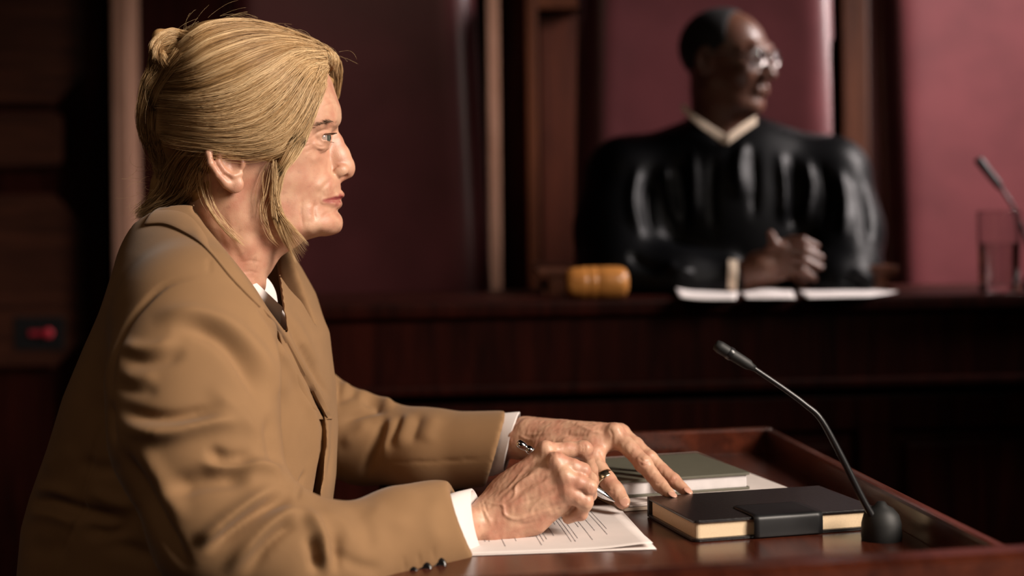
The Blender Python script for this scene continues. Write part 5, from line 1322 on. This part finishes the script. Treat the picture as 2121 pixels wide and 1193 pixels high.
# his right palm (left in view) and left palm (right in view), fingers laced
JB.chain([jp(1535, 574, .02), jp(1575, 556, .01), jp(1612, 540, .01)], [0.029, 0.032, 0.028], k=0.015)
JB.chain([jp(1690, 586, .03), jp(1662, 560, .04), jp(1640, 535, .04)], [0.026, 0.028, 0.024], k=0.015)
for i, (a, b) in enumerate((((1636, 499), (1690, 510)), ((1632, 512), (1700, 534)), ((1628, 532), (1702, 556)), ((1632, 552), (1692, 580)))):
    m_ = ((a[0] + b[0]) / 2, (a[1] + b[1]) / 2 - 6)
    JB.chain([jp(*a, .0), jp(*m_, -.016), jp(*b, -.006)], [0.0098, 0.0094, 0.0080], k=0.004)
for i, (a, b) in enumerate((((1592, 528), (1656, 505)), ((1590, 545), (1650, 526)), ((1592, 562), (1650, 546)), ((1600, 578), (1645, 566)))):
    m_ = ((a[0] + b[0]) / 2, (a[1] + b[1]) / 2 - 3)
    JB.chain([jp(*a, .0), jp(*m_, -.010), jp(*b, .006)], [0.0098, 0.0092, 0.0080], k=0.004)
JB.chain([jp(1608, 528, .0), jp(1606, 508, -.006), jp(1596, 486, -.008)], [0.0125, 0.011, 0.0092], k=0.006)
JB.chain([jp(1640, 520, .01), jp(1622, 508, .0), jp(1590, 516, -.006)], [0.0120, 0.010, 0.008], k=0.006)
V, Q = surface(JB, 0.0036)
V = smooth_mesh(V, Q, 1)
M_SKIN2 = skin_material('brown_skin', (0.105, 0.046, 0.027), (0.12, 0.046, 0.028), (0.10, 0.04, 0.03), rough=0.40, sss=0.05)
mesh_obj('body', V, Q, M_SKIN2, judge, attrs={'lip': np.zeros(len(V)), 'rosy': np.zeros(len(V))})
# cropped hair
JHf = Field(); JHf.ell(JH(-17, 0, 35), ax3, (0.096, 0.080, 0.084), k=0)
JHf.box(JH(120, 0, 0), (nrm(JF + 0.22 * JU), JS, nrm(JU - 0.22 * JF)), (0.068, 0.2, 0.25), 0.0, k=0.012, op='s')
JHf.box(JH(60, 0, -80), (JF, JS, JU), (0.060, 0.2, 0.085), 0.0, k=0.015, op='s')
JHf.box(JH(0, 0, -140), (JF, JS, JU), (0.2, 0.2, 0.100), 0.0, k=0.01, op='s')
v, q = surface(JHf, 0.004); mesh_obj('hair', v, q, plain('black_cropped_hair', (0.006, 0.005, 0.005), rough=0.75, noise=0.5, scale=500), judge)
# eyes and spectacles
for s in (1, -1):
    f = Field(); f.ell(JH(68, 33 * s, 10), ax3, (0.0125,) * 3, k=0); f.box(JH(75, 33 * s, 10), ax3, (0.02, 0.013, 0.0045), 0.002, k=0.001, op='i')
    f.p[-1] = (*f.p[-1][:4], 'i'); v, q = surface(f, 0.003, slack=3); mesh_obj('eyeball', v, q, plain('dark_eye', (0.10, 0.08, 0.07), rough=0.1), judge)
m_lens, nt, b = mat_new('spectacle_lens'); b.inputs['Transmission Weight'].default_value = 1.0; b.inputs['Roughness'].default_value = 0.0; b.inputs['IOR'].default_value = 1.12
M_SPEC = plain('spectacle_metal', (0.22, 0.20, 0.19), rough=0.4, metal=1.0)
sp = bpy.data.objects.new('spectacles', None); col.objects.link(sp); sp.parent = judge
for s in (1, -1):
    t = np.linspace(0, 2 * np.pi, 33); c = JH(98, 34 * s, 8)
    ring_ = np.array([c + (0.024 * math.cos(a) * (JS - 0.18 * s * JF) + 0.017 * math.sin(a) * JU) for a in t])
    v, q = tube_np(ring_[None], np.full((1, 33), 0.0014), 8); mesh_obj('rim', v, q, M_SPEC, sp)
    v, q = lathe([(0.0001, 0.0), (0.023, 0.0008), (0.023, -0.0008), (0.0001, -0.001)], c, (0, 0, 1), 24)
    loc = v - c; rr_ = np.hypot(loc[:, 0], loc[:, 1]); v = c + np.outer(loc[:, 0], JS - 0.18 * s * JF) + np.outer(loc[:, 1] * 0.71, JU) + np.outer(loc[:, 2], JF)
    mesh_obj('lens', v, q, m_lens, sp)
    tube1('temple_arm', [JH(95, 57 * s, 12), JH(70, 73 * s, 12), JH(0, 84 * s, 14), JH(-20, 84 * s, 4)], [0.0013, 0.0013, 0.0015], M_SPEC, sp, n=24, sides=8)
tube1('bridge', [JH(101, 11, 10), JH(106, 0, 13), JH(101, -11, 10)], [0.0013, 0.0013], M_SPEC, sp, n=12, sides=8)
# robe
RB_ = Field()
RB_.ell(P(1510, 520, JY + .01), np.eye(3), (0.215, 0.15, 0.29), k=0)
RB_.chain([P(1435, 335, JY + .02), P(1300, 360, JY + .01)], [0.080, 0.075], k=0.06)
RB_.chain([P(1575, 335, JY + .02), P(1715, 360, JY)], [0.080, 0.075], k=0.06)
RB_.chain([P(1292, 372, JY), P(1285, 480, 3.08), P(1290, 575, 3.00)], [0.080, 0.090, 0.085], k=0.05)
RB_.chain([P(1290, 575, 3.00), P(1400, 590, 2.96), P(1500, 578, 2.945)], [0.080, 0.068, 0.046], k=0.04)
RB_.chain([P(1722, 372, JY), P(1738, 480, 3.08), P(1745, 570, 3.00)], [0.080, 0.085, 0.078], k=0.05)
RB_.chain([P(1745, 572, 3.00), P(1740, 590, 2.96), P(1722, 588, 2.945)], [0.072, 0.056, 0.046], k=0.04)
RB_.cone(nb_ + np.array([0, .01, 0.05]), nb_ + np.array([0, 0.01, -0.03]), 0.076, 0.10, k=0.03)
RB_.chain([P(1497, 170, JY + .01), P(1497, 280, JY + 0.0)], [0.068, 0.066], k=0.004, op='s')
def vcut(p):
    a = proj(p); d = np.maximum(np.abs(a[0] - 1500) / F_PX * JY - np.interp(a[1], [215, 305], [0.098, 0.0]), -(p[:, 2] - P(1500, 302, JY)[2]))
    return np.maximum(d, p[:, 1] - (JY + 0.03))
RB_.add(vcut, P(1400, 330, JY - .25) - .02, P(1600, 180, JY + .05) + .02, k=0.006, op='s')
RB_.box((P(1500, 600, 3)[0], 3.0, ZB - 0.25), np.eye(3), (0.6, 0.22, 0.252), 0, k=0.004, op='s')
V, Q = surface(RB_, 0.006); V = smooth_mesh(V, Q, 2)
V = strokes(V, Q, [([(1375,330),(1385,400),(1400,470)],10,.012),([(1352,335),(1345,420),(1360,500)],9,-.012),([(1325,330),(1310,420),(1330,500)],10,.010),([(1405,330),(1412,400),(1420,480)],8,-.012),([(1435,300),(1440,380),(1440,470)],9,.010),
  ([(1615,310),(1622,400),(1620,470)],9,.012),([(1640,310),(1650,400),(1640,480)],8,-.012),([(1668,320),(1680,400),(1665,480)],9,.012),([(1700,330),(1712,400),(1700,480)],8,-.010),([(1735,340),(1750,420),(1745,500)],10,.010),([(1775,360),(1790,440),(1795,520)],10,-.008),
  ([(1545,290),(1530,340),(1535,420)],12,.012),([(1560,300),(1565,380),(1560,460)],8,-.010),([(1480,310),(1475,400),(1480,500)],9,-.008),([(1760,560),(1790,575),(1805,600)],8,.010),([(1740,585),(1765,580),(1790,590)],6,-.008),([(1380,540),(1400,560),(1440,565)],9,.010),([(1300,520),(1330,545),(1380,560)],10,-.010)])
M_ROBE = cloth('black_robe', (0.0015, 0.0016, 0.0020), rough=0.42, twill=False); M_ROBE.node_tree.nodes['Principled BSDF'].inputs['Specular IOR Level'].default_value = 0.11
M_ROBE.node_tree.nodes['Principled BSDF'].inputs['Sheen Weight'].default_value = 0.0
rb = mesh_obj('robe', V, Q, M_ROBE, judge)
# shirt collar points and cuffs
M_SHJ = cloth('cream_shirt', (0.62, 0.50, 0.38), rough=0.8, twill=False)
def collar_leaf(A, B, Ya, Yb):
    A = catmull(A, 14); B = catmull(B, 14)
    rows = [np.array([P(*((1 - t) * A[i] + t * B[i]), (Ya[0] + (Ya[1] - Ya[0]) * i / 13) - 0.01 * t) for i in range(14)]) for t in np.linspace(0, 1, 6)]
    return sheet('shirt_collar', np.array(rows), 0.003, M_SHJ, judge)
collar_leaf([(1412, 212), (1440, 238), (1475, 262), (1508, 282)], [(1412, 228), (1440, 255), (1473, 280), (1502, 300)], (3.09, 3.025), 0)
collar_leaf([(1508, 278), (1530, 262), (1548, 250), (1566, 240)], [(1506, 300), (1532, 281), (1552, 267), (1568, 256)], (3.02, 3.05), 0)
tube_shell('shirt_cuff', [ring((1508, 540), (1506, 604), 2.930, 0.036), ring((1527, 541), (1524, 603), 2.928, 0.035)], 0.003, M_SHJ, judge)
